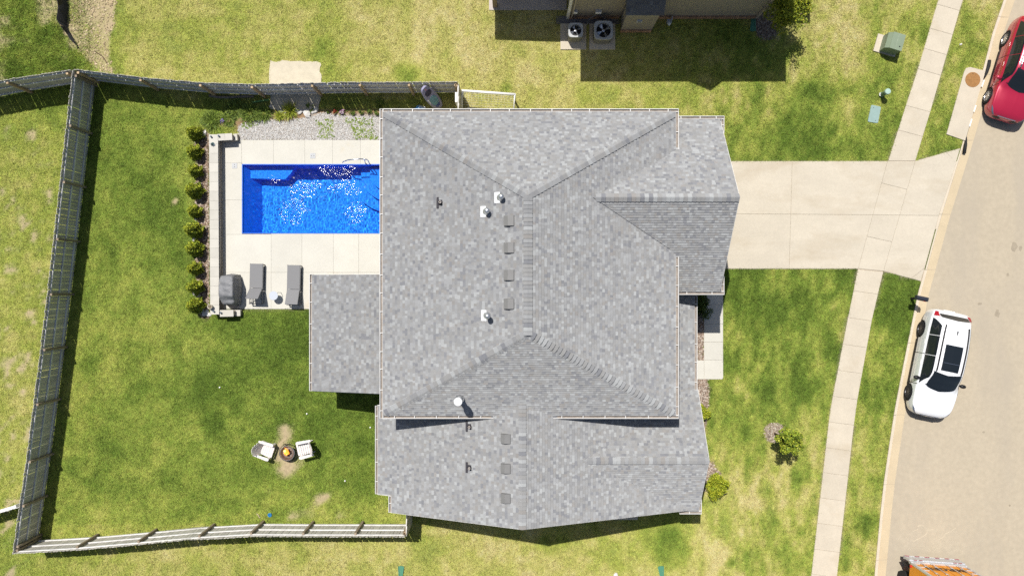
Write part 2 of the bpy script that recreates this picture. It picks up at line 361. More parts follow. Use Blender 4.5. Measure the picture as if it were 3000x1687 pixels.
for a, b in zip(jy[:-1], jy[1:]):
    q = np.linspace(a + .007, b - .007, 8); kx = kerb_x(q)
    mbp = MB(); n = len(q)
    V = [(x + KW - .01, y, ROADZ + .02) for x, y in zip(kx, q)] + [(x + KW + GW, y, ROADZ + .006) for x, y in zip(kx, q)]
    mbp.add(V, [(i, i + n, i + n + 1, i + 1) for i in range(n - 1)]); mbp.build('gutter_section', M_gutter, gut)
    if at(0, 800)[1] < (a + b) / 2 < at(0, 440)[1]:        # kerb is dropped across the driveway
        zt = .0
    else: zt = .045
    mk = MB()
    V = [(x + .0, y, -.3) for x, y in zip(kx, q)] + [(x + .0, y, zt) for x, y in zip(kx, q)] + [(x + KW - .03, y, zt) for x, y in zip(kx, q)] + [(x + KW, y, ROADZ + .02) for x, y in zip(kx, q)] + [(x + KW, y, -.3) for x, y in zip(kx, q)]
    mk.add(V, [(j * n + i, (j + 1) * n + i, (j + 1) * n + i + 1, j * n + i + 1) for j in range(4) for i in range(n - 1)] + [(0, n, 2 * n, 3 * n, 4 * n), tuple((j + 1) * n - 1 for j in (4, 3, 2, 1, 0))])
    mk.build('kerb_section', M_kerb, krb)

# ------------------------------------------------------------------ slabs
def inset(poly, d):
    n = len(poly); out = []
    ar = sum(poly[i][0] * poly[(i + 1) % n][1] - poly[(i + 1) % n][0] * poly[i][1] for i in range(n))
    s = 1 if ar > 0 else -1
    for i in range(n):
        p0, p1, p2 = Vector(poly[i - 1][:2]), Vector(poly[i][:2]), Vector(poly[(i + 1) % n][:2])
        d1 = (p1 - p0).normalized(); d2 = (p2 - p1).normalized()
        n1 = Vector((-d1.y, d1.x)) * s; n2 = Vector((-d2.y, d2.x)) * s
        b = n1 + n2; k = b.dot(n1)
        out.append(tuple(p1 + b * (d / k if k > .2 else d)))
    return out
def slabs(name, label, outline, polys, m, top=.034, gap=.0035, px=True):
    base = MB(); base.prism(outline, -.12, top - .022)
    root = base.build(name, M_joint, None, kind='structure', label=label)
    for p in polys:
        q = [at(*c) for c in p] if px else p
        mb = MB(); q = inset(q, gap); n = len(q); qi = inset(q, .012)
        ar = sum(q[i][0] * q[(i + 1) % n][1] - q[(i + 1) % n][0] * q[i][1] for i in range(n))
        if ar < 0: q = q[::-1]; qi = qi[::-1]
        V = [(a, b, -.1) for a, b in q] + [(a, b, top - .009) for a, b in q] + [(a, b, top) for a, b in qi]
        mb.add(V, [(i, (i + 1) % n, n + (i + 1) % n, n + i) for i in range(n)] + [(n + i, n + (i + 1) % n, 2 * n + (i + 1) % n, 2 * n + i) for i in range(n)] + [tuple(range(2 * n, 3 * n))])
        mb.build('slab', m, root)
    return root
def edge(pl, y): return float(np.interp(y, [p[1] for p in pl], [p[0] for p in pl]))
nl = [(2870, -350), (2748.5, 0), (2684.7, 216), (2653.8, 309), (2601.6, 472)]; nr = [(2942, -350), (2820, 0), (2756, 220), (2725, 328), (2680.8, 471)]
sl = [(2512.8, 788), (2478, 960), (2431.5, 1200), (2376, 1687), (2350, 1920)]; sr = [(2587, 795), (2553, 941), (2506, 1200), (2451.6, 1687), (2426, 1920)]
jn = [-350, -270, -200, -130, -55, 14, 84, 143, 203, 310, 382, 472]; sk = 19
polys = []
for a, b in zip(jn[:-1], jn[1:]):
    ar_, br_ = a + sk, (b + sk if b < 472 else 472)
    polys.append([(edge(nl, a), a), (edge(nl, b), b), (edge(nr, br_), br_), (edge(nr, ar_), ar_)])
slabs('sidewalk_north', 'pale concrete sidewalk running up from the driveway', SW_N, polys, M_conc)
js = [790, 852, 930, 1008, 1084, 1160, 1235, 1310, 1383, 1457, 1531, 1607, 1680, 1750, 1830, 1915]
polys = []
for a, b in zip(js[:-1], js[1:]):
    sa = 7 if a == 790 else 10
    polys.append([(edge(sl, a), a), (edge(sl, b), b), (edge(sr, b + 10), b + 10), (edge(sr, a + sa), a + sa)])
slabs('sidewalk_south', 'pale concrete sidewalk running down from the driveway', SW_S, polys, M_conc)
Lx = lambda y: 2599.7 + (y - 473) * (2514 - 2599.7) / (786 - 473); Rx = lambda y: 2680.8 + (y - 473) * (2588 - 2680.8) / (794 - 473)
Vx = lambda y: 2320.7 + (y - 473) * (2311.8 - 2320.7) / 313; Ex = lambda y: float(np.interp(y, [435, 640, 825], [2812, 2748, 2698]))
dp = [[(2010, 473), (Vx(473), 473), (Vx(628), 628), (2010, 626)], [(2010, 626), (Vx(628), 628), (Vx(787), 787), (2010, 787)],
      [(Vx(473), 473), (Lx(473), 473), (Lx(630), 630), (Vx(628), 628)], [(Vx(628), 628), (Lx(630), 630), (Lx(787), 787), (Vx(787), 787)],
      [(Lx(473), 473), (Rx(473), 473), (Rx(556), 556), (Lx(537), 537)], [(Lx(537), 537), (Rx(556), 556), (Rx(631), 631), (Lx(630), 630)],
      [(Lx(630), 630), (Rx(631), 631), (Rx(709), 709), (Lx(693), 693)], [(Lx(693), 693), (Rx(709), 709), (Rx(794), 794), (Lx(787), 787)],
      [(Rx(473), 473), (2771.6, 446.4), (2800.6, 479), (Ex(632) - 1, 632), (Rx(631), 631)], [(2771.6, 446.4), (2812, 435.5), (2799, 479)],
      [(Rx(631), 631), (Ex(632) - 1, 632), (Ex(786) - 1, 786), (2668, 816), (Rx(794), 794)], [(Ex(786) - 1, 786), (2696, 823), (2668, 816)]]
slabs('driveway', 'wide pale concrete driveway between garage and street', DRIVE, dp, M_drive)
wy = [800, 840, 892, 948.5, 1001.5, 1054]
slabs('front_walk', 'pale concrete front walk below the garage corner', WALK, [[(2062, a), (2118, a), (2118.4, b), (2062, b)] for a, b in zip(wy[:-1], wy[1:])] + [[(2062.5, 1054), (2118.4, 1054), (2118.5, 1107), (2115, 1110.6), (2062.5, 1110.6)], [(2025, 1055), (2062.5, 1055), (2062.5, 1110.6), (2025, 1110.6)]], M_patio)
# pool patio
E_ = at(1205, 0)[0]
def pp(a, b, c, d): return [at(a, b), at(c, b), at(c, d), at(a, d)]
pl = []
ux = [652, 708.4, 801.6, 893.5, 974.3, 1056.3, 1130, 1205]; lx = [652, 795, 885, 977, 1051, 1130, 1205]
for a, b in zip(ux[:-1], ux[1:]): pl.append(pp(a, 411, b, 482.4 if a > 700 else 478))
pl += [pp(652, 478, 710.6, 586), pp(652, 586, 710.6, 687)]
pl.append([at(1132.6, 482.4), at(1205, 482.4), at(1205, 683.7), at(1132.6, 683.7)])
for i, (a, b) in enumerate(zip(lx[:-1], lx[1:])):
    pl.append(pp(a, 687 if i == 0 else 683.8, b, 798))
    pl.append(pp(a, 798, b, 905))
pl += [pp(a, 905, b, 1120) for a, b in ((945, 1051), (1051, 1205))]
base_p = MB()
for r in (pp(652, 411, 1205, 482), pp(652, 482, 710.6, 683.8), pp(1132.6, 482, 1205, 683.8), pp(652, 683.8, 1205, 905), pp(945, 905, 1205, 1120)): base_p.prism(r, -.12, .012)
pat = base_p.build('pool_patio', M_joint, None, kind='structure', label='cream concrete pool patio beside the house')
for q in pl:
    mb = MB(); q = inset(q, .0035); mb.prism(q, -.1, .034); mb.build('slab', M_patio, pat)
# slab under the north fence, neighbour patio, storm inlet slab
mb = MB(); pts = []
for i in range(len(PAD_N)):
    a, b = Vector(PAD_N[i]), Vector(PAD_N[(i + 1) % len(PAD_N)])
    for k in range(8):
        p = a.lerp(b, k / 8); pts.append((p.x + random.uniform(-.05, .05), p.y + random.uniform(-.05, .05)))
mb.prism(pts, -.1, .03)
mb.build('concrete_pad', mat('sandy_concrete', (.50, .45, .35), .9, var=.12, scale=3, fine=.1, bump=.15), None, label='sandy concrete pad passing under the top fence', cat='concrete pad')
sb = MB(); sb.prism(BASIN, -.3, .05); st = sb.build('storm_inlet', M_conc, None, label='long concrete storm inlet slab at the kerb by the red car', cat='storm inlet')

# ------------------------------------------------------------------ grass blades: one uncountable mass
def lawn_mask(x, y):
    ok = x < kerb_x(y) - .01
    ok &= ~((x > POOL[0] - .02) & (x < POOL[1]) & (y > POOL[2]) & (y < POOL[3]))
    for p in (PATIO, DRIVE, SW_N, SW_S, WALK, BASIN, PAD_N, MULCH_W, GRAVEL, SOIL, *MULCH_F, *HOUSE_FP, NEIGH, pxpoly([(1433, -300), (1660, -300), (1660, 31), (1433, 31)]), pxpoly([(1640, 50), (1804, 50), (1804, 149), (1640, 149)]), pxpoly([(1816, 40), (1908, 40), (1908, 92), (1816, 92)]), pxpoly([(2549, 307), (2582, 313), (2572, 363), (2539, 358)])):
        ok &= ~inpoly(x, y, p)
    for cx_, cy_, r in TREE_RING: ok &= (x - cx_) ** 2 + (y - cy_) ** 2 > (r * (.9 + .1 * np.sin(7 * np.arctan2(y - cy_, x - cx_)))) ** 2
    return ok
NB = 1900000
bx = rng.uniform(-25, 25, NB); by = rng.uniform(-14.4, 14.4, NB)
ok = lawn_mask(bx + rng.normal(0, .05, NB), by + rng.normal(0, .05, NB)); bx, by = bx[ok], by[ok]
G, D = field(bx, by); keep = rng.random(len(bx)) > D * 1.05; bx, by, G, D = bx[keep], by[keep], G[keep], D[keep]
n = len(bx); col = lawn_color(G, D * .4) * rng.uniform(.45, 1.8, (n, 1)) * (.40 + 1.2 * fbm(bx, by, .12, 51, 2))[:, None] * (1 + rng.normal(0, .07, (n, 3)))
wild = (bx < -19.3) & (by > 9.2)
ln = rng.uniform(.04, .09, n) * (.8 + .5 * G) * np.where(wild, 2.4, 1); wd = rng.uniform(.0045, .0095, n) * np.where(wild, 1.4, 1)
az = rng.uniform(0, 2 * np.pi, n); tilt = rng.uniform(.5, 1.4, n)
dx, dy = np.cos(az), np.sin(az); z0 = .012 + .0 * bx
A = np.stack([bx - dy * wd, by + dx * wd, z0], -1); B = np.stack([bx + dy * wd, by - dx * wd, z0], -1)
C = np.stack([bx + dx * ln * np.sin(tilt), by + dy * ln * np.sin(tilt), z0 + ln * np.cos(tilt)], -1)
V = np.stack([A, B, C], 1).reshape(-1, 3); Fc = np.arange(3 * n).reshape(-1, 3)
link('grass', arr_mesh('grass', V, Fc, M_grass, np.clip(col, .004, .6)), kind='stuff', label='short mown grass covering the lawns', cat='grass')
# ------------------------------------------------------------------ the house
M_deck = mat('roof_deck', (.14, .14, .145), .9)
M_sh = mat('shingle', (.3, .3, .3), .95, attr='Col', fine=.16, scale=9, var=.05, spec=.1, drough=1.0)
M_wall = mat('house_siding', (.55, .53, .49), .7, var=.05, scale=2)
M_trim = mat('trim', (.70, .68, .64), .5)
house = thing('house', 'grey shingle roofed house beside the blue pool', 'house', (0, 0, 0))
PAL = [((.365, .374, .378), .13), ((.315, .320, .326), .27), ((.296, .296, .295), .28), ((.273, .276, .282), .17), ((.234, .239, .254), .10), ((.288, .279, .271), .05)]
_pw = np.cumsum([p[1] for p in PAL]); _pw = _pw / _pw[-1]
def tone():
    k = int(np.searchsorted(_pw, random.random())); c = PAL[k][0]; q = random.uniform(.93, 1.07)
    return k, tuple(a * q for a in c)
def clip(poly, planes):
    for (a, b, c) in planes:                               # keep a*x+b*y<=c
        out = []; n = len(poly)
        for i in range(n):
            p, q = poly[i], poly[(i + 1) % n]; dp_ = a * p[0] + b * p[1] - c; dq = a * q[0] + b * q[1] - c
            if dp_ <= 0: out.append(p)
            if dp_ * dq < 0: t = dp_ / (dp_ - dq); out.append((p[0] + t * (q[0] - p[0]), p[1] + t * (q[1] - p[1])))
        poly = out
        if len(poly) < 3: return []
    return poly
def halfplanes(poly):
    n = len(poly); ar = sum(poly[i][0] * poly[(i + 1) % n][1] - poly[(i + 1) % n][0] * poly[i][1] for i in range(n))
    if ar < 0: poly = poly[::-1]
    return [((q[1] - p[1]), -(q[0] - p[0]), (q[1] - p[1]) * p[0] - (q[0] - p[0]) * p[1]) for p, q in zip(poly, poly[1:] + poly[:1])]
def area2(p): return abs(sum(p[i][0] * p[(i + 1) % len(p)][1] - p[(i + 1) % len(p)][0] * p[i][1] for i in range(len(p)))) / 2
rest = MB(); singles = []
def roof_plane(polys, z0, gx, gy, seed=0, store=True, target=None, parent=None):
    """polys: convex plan polygons; z = z0 + gx*x + gy*y"""
    rr = random.Random(seed); m = math.hypot(gx, gy); ux, uy = gx / m, gy / m; tx, ty = -uy, ux
    Z = lambda x, y: z0 + gx * x + gy * y
    cosr = 1 / math.sqrt(1 + m * m); ex = .116 * cosr
    slope = MB()
    for poly in polys:
        n = len(poly); ar = sum(poly[i][0] * poly[(i + 1) % n][1] - poly[(i + 1) % n][0] * poly[i][1] for i in range(n))
        if ar < 0: poly = poly[::-1]
        V = [(x, y, Z(x, y) - .09) for x, y in poly] + [(x, y, Z(x, y) - .004) for x, y in poly]
        slope.add(V, [tuple(range(n - 1, -1, -1)), tuple(range(n, 2 * n))] + [(i, (i + 1) % n, n + (i + 1) % n, n + i) for i in range(n)])
    so = slope.build('roof_slope', M_deck, parent or house)
    vmin = min(ux * x + uy * y for p in polys for x, y in p); vmax = max(ux * x + uy * y for p in polys for x, y in p)
    wmin = min(tx * x + ty * y for p in polys for x, y in p); wmax = max(tx * x + ty * y for p in polys for x, y in p)
    hps = [halfplanes(p) for p in polys]; out = target or rest
    k = 0; v = vmin - .01
    while v < vmax:
        w = wmin - rr.uniform(0, .3); v2 = v + ex
        while w < wmax:
            wd = rr.choice([.085, .10, .11, .12, .13, .15, .18]); w2 = w + wd
            rect = [(ux * a + tx * b, uy * a + ty * b) for a, b in ((v, w), (v2, w), (v2, w2), (v, w2))]
            th = rr.choice([.015, .018, .021, .024]); kt, c = tone()
            for hp in hps:
                q = clip(rect, hp)
                if len(q) < 3 or area2(q) < 1e-4: continue
                full = len(q) == 4 and abs(area2(q) - wd * ex) < 1e-5
                if full and store: singles.append((Z(*rect[0]), rect, th, kt, c, (ux, uy, tx, ty, m), so, wd, ex))
                else: add_tab(out, q, Z, th, c, v, ex, ux, uy)
            w = w2
        v = v2
    return so
def add_tab(out, q, Z, th, c, v, ex, ux, uy):
    n = len(q); ar = sum(q[i][0] * q[(i + 1) % n][1] - q[(i + 1) % n][0] * q[i][1] for i in range(n))
    if ar < 0: q = q[::-1]
    top = []; bot = []
    for x, y in q:
        t = (ux * x + uy * y - v) / ex; z = Z(x, y)
        top.append((x, y, z + th * (1 - t) + .002 * t)); bot.append((x, y, z - .004))
    out.add(bot + top, [tuple(range(n, 2 * n))] + [(i, (i + 1) % n, n + (i + 1) % n, n + i) for i in range(n)], c)
# main hip roof
EZ = 5.37; X0, X1, Y0, Y1 = -5.05, 6.40, -4.98, 6.88; RX, RN, RS, RZ = .57, 3.31, -1.64, 8.1
gW = (RZ - EZ) / (RX - X0); gE = (RZ - EZ) / (X1 - RX); gN = (RZ - EZ) / (Y1 - RN); gS = (RZ - EZ) / (RS - Y0)
roof_plane([[(X0, Y0), (RX, RS), (RX, RN), (X0, Y1)]], EZ - gW * X0, gW, 0, 1)
roof_plane([[(X1, Y0), (X1, Y1), (RX, RN), (RX, RS)]], EZ + gE * X1, -gE, 0, 2)
roof_plane([[(X0, Y1), (RX, RN), (X1, Y1)]], EZ + gN * Y1, 0, -gN, 3)
roof_plane([[(X0, Y0), (X1, Y0), (RX, RS)]], EZ - gS * Y0, 0, gS, 4)
# garage gable
GZ_, GRZ, GRY, GXE = 4.2, 7.0, 3.35, 8.43; gg = (GRZ - GZ_) / (6.85 - GRY)
roof_plane([[(GXE, 6.85), (6.15, 6.85), (6.15, GRY), (GXE, GRY)], [(6.15, 5.2), (3.0, GRY), (6.15, GRY)]], GRZ + gg * GRY, 0, -gg, 5)
roof_plane([[(GXE, -.15), (GXE, GRY), (6.15, GRY), (6.15, -.15)], [(6.15, 1.5), (6.15, GRY), (3.0, GRY)]], GRZ - gg * GRY, 0, gg, 6)
# lower wing
WX, WZ, WYS = .4, 5.8, -9.3; pW, pE = .43, .38
roof_plane([[(-5.6, -8.6), (WX, -8.6), (WX, -4.9), (-5.6, -4.9)], [(-5.0, -8.6), (-5.0, WYS), (WX, WYS), (WX, -8.6)], [(-1.0, -4.9), (WX, -4.9), (WX, -4.3)]], WZ - pW * WX, pW, 0, 7)
roof_plane([[(WX, WYS), (7.67, WYS), (7.67, -4.9), (WX, -4.9)], [(6.05, -4.9), (7.67, -4.9), (7.67, -.2), (6.05, -.2)], [(WX, -4.9), (1.7, -4.9), (WX, -4.3)]], WZ + pE * WX, -pE, 0, 8)
# cross gable of the wing
CY, CZ, CXE = -6.86, 4.9, 7.83; cg = .75
roof_plane([[(CXE, CY), (2.8, CY), (CXE, -4.2)]], CZ + cg * CY, 0, -cg, 9)
roof_plane([[(2.8, CY), (CXE, CY), (CXE, -9.38), (7.25, -9.38)]], CZ - cg * CY, 0, cg, 10)
# porch roof by the pool
roof_plane([[(-8.48, -4.36), (-4.7, -4.36), (-4.7, .56), (-8.48, .56)]], 2.72 + .30 * 8.48, .30, 0, 11)
# shingles: the 300 that show largest as pieces of their own, the others in one mass
singles.sort(key=lambda s: -(s[7] * s[8] * (s[5][4] < .6) * (30 / (H - s[0])) ** 2))
vis = [s for s in singles if s[7] >= .15]; pick = vis[:300]; pid = {id(s) for s in pick}
unit = {}
for s in singles:
    z, rect, th, kt, c, (ux, uy, tx, ty, m), so, wd, ex = s
    if id(s) not in pid:
        z0_, = [z]; x0_, y0_ = rect[0]
        add_tab(rest, rect, lambda x, y: z0_ + m * (ux * (x - x0_) + uy * (y - y0_)), th, c, ux * x0_ + uy * y0_, ex, ux, uy); continue
    key = (kt, round(th, 3))
    if key not in unit:
        u = MB(); u.add([(-.5, -.5, -.004), (.5, -.5, -.004), (.5, .5, -.004), (-.5, .5, -.004), (-.5, -.5, th), (.5, -.5, th), (.5, .5, .002), (-.5, .5, .002)],
                        [(4, 5, 6, 7), (0, 1, 5, 4), (1, 2, 6, 5), (2, 3, 7, 6), (3, 0, 4, 7)], PAL[kt][0]); unit[key] = u.mesh('shingle', M_sh)
    o = link('shingle', unit[key], so)
    U = Vector((ux, uy, m)); Tn = Vector((tx, ty, 0)); Tn = -Tn; Nn = Tn.cross(U).normalized()
    cx_ = sum(p[0] for p in rect) / 4; cy_ = sum(p[1] for p in rect) / 4; cz_ = z + m * ex / 2
    Mx = Matrix((Tn * wd, U * ex, Nn)).transposed().to_4x4(); Mx.translation = (cx_, cy_, cz_); o.matrix_local = Mx
ro = rest.build('shingles', M_sh, house, kind='stuff')
# ridge and hip caps, each a bent piece
cap_mesh = {}
def caps(a, b, gl, gr, exp_=.165, w=.165):
    """a: lower end, b: upper end; gl, gr: plan gradients of the roof planes left / right of the line"""
    a, b = Vector(a), Vector(b); d = (b - a); L = d.length; d.normalize()
    sd = Vector((d.y, -d.x, 0)).normalized(); n = int(L / exp_); up = Vector((0, 0, 1))
    dp = Vector((d.x, d.y)); run = max(dp.length, 1e-6)
    sr_ = -(gr[0] * sd.x + gr[1] * sd.y); sl_ = (gl[0] * sd.x + gl[1] * sd.y)
    for i in range(n):
        kt, c = tone(); key = (kt, round(sl_, 2), round(sr_, 2), round(w, 2), round(exp_, 3))
        if key not in cap_mesh:
            u = MB(); V = []
            prof = [(-1, -sl_ + .0), (-.45, -sl_ * .45 + .02), (-.1, -sl_ * .06), (.1, -sr_ * .06), (.45, -sr_ * .45 + .02), (1, -sr_ + .0)]
            for y_, lift, wk in ((0, .056, 1.0), (exp_ * 1.25, .030, .90)):
                for sx_, dr in prof: V.append((sx_ * w * wk, y_, dr * w * wk + lift))
            V += [(v[0], v[1], v[2] - .05) for v in V]
            u.add(V, [(i_, i_ + 1, i_ + 7, i_ + 6) for i_ in range(5)] + [(12 + i_, 13 + i_, i_ + 1, i_) for i_ in range(5)] + [(0, 6, 18, 12), (5, 17, 23, 11)], tuple(.285 + (q - .295) * 1.15 for q in PAL[kt][0]))
            cap_mesh[key] = u.mesh('ridge_cap', M_sh)
        o = link('ridge_cap', cap_mesh[key], house)
        Mx = Matrix((sd, d, up)).transposed().to_4x4(); Mx.translation = a + d * (i * exp_); o.matrix_local = Mx
vW, vE, vN, vS = (gW, 0), (-gE, 0), (0, -gN), (0, gS)
caps((RX, RS - .05, RZ), (RX, RN + .05, RZ), vW, vE, .15)
caps((X0 + .12, Y0 + .08, EZ + .065), (RX, RS, RZ), vW, vS, .17, .17); caps((X1 - .12, Y0 + .08, EZ + .065), (RX, RS, RZ), vS, vE, .17, .17)
caps((X0 + .12, Y1 - .08, EZ + .06), (RX, RN, RZ), vN, vW, .17, .17); caps((X1 - .12, Y1 - .08, EZ + .06), (RX, RN, RZ), vE, vN, .17, .17)
caps((WX, WYS, WZ), (WX, -4.35, WZ), (pW, 0), (-pE, 0), .15, .15)
caps((GXE, GRY, GRZ), (3.0, GRY, GRZ), (0, gg), (0, -gg), .16, .16)
caps((CXE, CY, CZ), (2.95, CY, CZ), (0, cg), (0, -cg), .16, .14)
# walls
w = MB()
w.prism([(-4.65, -4.55), (6.0, -4.55), (6.0, 6.45), (-4.65, 6.45)], -.1, 5.30)
w.prism([(6.0, .25), (8.05, .25), (8.05, 6.45), (6.0, 6.45)], -.1, 4.2)
w.prism([(-5.1, -8.95), (7.1, -8.95), (7.1, -4.55), (-5.1, -4.55)], -.1, 3.05)
V = [(8.05, .25, 4.2), (8.05, 6.45, 4.2), (8.05, GRY, 6.6), (7.9, .25, 4.2), (7.9, 6.45, 4.2), (7.9, GRY, 6.6)]; w.add(V, [(0, 1, 2), (5, 4, 3)])
V = [(-4.9, -8.95, 3.05), (7.1, -8.95, 3.05), (WX, -8.95, 5.6)]; w.add(V, [(0, 1, 2)])
V = [(7.1, -9.0, 3.05), (7.1, -4.6, 3.05), (7.1, CY, 4.7)]; w.add(V, [(0, 1, 2)])
w.build('wall', M_wall, house)
gd = MB(); gd.box((8.07, 3.35, 1.2), (.05, 4.9, 2.3)); gdo = gd.build('garage_door', M_white, house)
for i in range(4): g2 = MB(); g2.box((8.1, 3.35, .35 + .57 * i), (.02, 4.8, .53)); g2.build('panel', M_trim, gdo)
def window(c, sx, sz, ax):
    f = MB(); d = (.08, sx + .12, sz + .12) if ax == 'x' else (sx + .12, .08, sz + .12); f.box(c, d); fo = f.build('window', M_white, house)
    p = MB(); d = (.1, sx, sz) if ax == 'x' else (sx, .1, sz); p.box(c, d); p.build('pane', M_glass, fo)
for y in (-2.5, 1.2, 4.5): window((-4.66, y, 1.6 if y < 4 else 3.9), 1.3, 1.4, 'x')
for x in (-3, 1.5, 5): window((x, -8.96, 1.6), 1.1, 1.3, 'y')
for x in (-2, 2.5): window((x, 6.46, 3.6), 1.1, 1.2, 'y')
window((7.11, -6.9, 1.6), 1.8, 1.4, 'x')
dr = MB(); dr.box((6.03, -2.6, 1.05), (.06, 1.0, 2.1)); dro = dr.build('front_door', mat('door_paint', (.05, .05, .06), .4), house)
dh = MB(); dh.box((6.09, -2.25, 1.0), (.06, .04, .14)); dh.build('handle', M_steel, dro)
for x, y in ((-8.3, .3), (-8.3, -4.1)): p = MB(); p.box((x, y, 1.3), (.16, .16, 2.6)); p.build('porch_post', M_white, house)
for x, y in ((7.45, -.6), (7.45, -4.0)): p = MB(); p.box((x, y, 1.5), (.16, .16, 2.9)); p.build('porch_post', M_white, house)
# gutters
def gutter(a, b, z, nx, ny, hang=.74, parent=house, off=.0):
    a, b = Vector((*a, z)), Vector((*b, z)); n = Vector((nx, ny, 0)); g = MB(); d = (b - a).normalized(); L = (b - a).length
    W_ = .125
    g.bar(a + n * (W_ - .007) - Vector((0, 0, .045)), b + n * (W_ - .007) - Vector((0, 0, .045)), .014, .10)
    g.bar(a + n * (W_ - .014) + Vector((0, 0, .004)), b + n * (W_ - .014) + Vector((0, 0, .004)), .026, .010)
    g.bar(a + n * .006 - Vector((0, 0, .03)), b + n * .006 - Vector((0, 0, .03)), .012, .09)
    g.bar(a + n * .06 - Vector((0, 0, .092)), b + n * .06 - Vector((0, 0, .092)), W_ - .015, .008)
    g.bar(a + n * .06 - Vector((0, 0, .04)), a + n * .06 + d * .012 - Vector((0, 0, .04)), W_, .1)
    g.bar(b + n * .06 - d * .012 - Vector((0, 0, .04)), b + n * .06 - Vector((0, 0, .04)), W_, .1)
    g.bar(a + n * -.012 - Vector((0, 0, .10)), b + n * -.012 - Vector((0, 0, .10)), .02, .2)
    go = g.build('gutter', M_gutterw, parent)
    tr_ = MB(); tr_.bar(a + n * .058 - Vector((0, 0, .07)), b + n * .058 - Vector((0, 0, .07)), W_ - .03, .02); tr_.build('gutter_trough', mat('gutter_grime', (.27, .235, .205), .85, var=.3, scale=5), go)
    k = max(1, int(L / hang))
    for i in range(k):
        h = MB(); p = a + d * (L * (i + .5) / k + random.uniform(-.07, .07)) + n * (W_ / 2) + Vector((0, 0, .006)); h.bar(p - n * (W_ / 2 + .02), p + n * (W_ / 2), .03, .012)
        h.build('gutter_hanger', M_gutterw, go)
ez = EZ - .02
gutter((X0, Y0 - .12), (X0, Y1 + .12), ez, -1, 0); gutter((X0 - .0, Y1), (X1 + .12, Y1), ez, 0, 1)
gutter((X1, Y1 + .0), (X1, 5.42), ez, 1, 0); gutter((X1, 1.22), (X1, Y0 - .0), ez, 1, 0)
gutter((X0 + .0, Y0), (-.72, Y0), ez, 0, -1); gutter((1.5, Y0), (X1 + .12, Y0), ez, 0, -1)
gutter((6.52, 6.85), (GXE + .19, 6.85), GZ_ - .02, 0, 1, .6); gutter((GXE + .06, 6.85), (GXE + .06, 6.28), GZ_ - .02, 1, 0)
gutter((6.55, -.15), (GXE + .19, -.15), GZ_ - .02, 0, -1, .8); gutter((GXE + .06, -.15), (GXE + .06, .5), GZ_ - .02, 1, 0)
gutter((7.67, -.32), (7.67, -4.3), WZ - pE * 7.27 - .03, 1, 0)
gutter((-5.6, -4.92), (-5.6, -8.6), WZ - pW * 6.0 - .03, -1, 0); gutter((-5.0, -8.62), (-5.0, WYS), WZ - pW * 5.4 - .03, -1, 0)
gutter((-8.48, .58), (-8.48, -4.36), 2.70, -1, 0)
gutter((7.05, -9.38), (7.98, -9.38), 2.98, 0, -1); gutter((CXE + .03, -9.38), (CXE + .03, -8.7), 2.98, 1, 0)
rt = MB()
V = [(GXE - .45, 6.85, GZ_ + .01), (GXE + .06, 6.85, GZ_ + .01), (GXE + .06, 6.3, GZ_ + .01), (GXE - .35, 6.3, GZ_ + .36)]; rt.add(V, [(0, 3, 2, 1)])
V = [(GXE - .45, -.15, GZ_ + .01), (GXE + .06, -.15, GZ_ + .01), (GXE + .06, .45, GZ_ + .01), (GXE - .35, .45, GZ_ + .36)]; rt.add(V, [(0, 1, 2, 3)])
V = [(7.0, -9.38, 3.0), (CXE + .03, -9.38, 3.0), (CXE + .03, -8.72, 3.0), (7.3, -8.72, 3.3)]; rt.add(V, [(0, 1, 2, 3)])
rt.build('gable_return', M_deck, house)
def rake(a, b, drop=.11):
    r = MB(); r.bar(Vector(a) - Vector((0, 0, drop / 2 + .012)), Vector(b) - Vector((0, 0, drop / 2 + .012)), .03, drop); r.build('rake_board', M_trim, house)
rake((GXE + .0, 6.7, GZ_ + .12), (GXE, GRY, GRZ)); rake((GXE, 0.0, GZ_ + .12), (GXE, GRY, GRZ))
rake((-5.0, WYS, WZ - pW * 5.4), (WX, WYS, WZ)); rake((7.6, WYS, WZ - pE * 7.2), (WX, WYS, WZ))
rake((CXE, -4.3, 2.98), (CXE, CY, CZ)); rake((CXE, -9.3, 3.07), (CXE, CY, CZ)); rake((-8.4, .56, 2.72), (-4.8, .56, 3.8)); rake((-8.4, -4.36, 2.72), (-4.8, -4.36, 3.8))
rake((-5.6, -4.9, WZ - pW * 6.0), (-4.9, -4.9, WZ - pW * 5.3)); rake((-5.6, -8.61, WZ - pW * 6.0), (-5.0, -8.61, WZ - pW * 5.4))
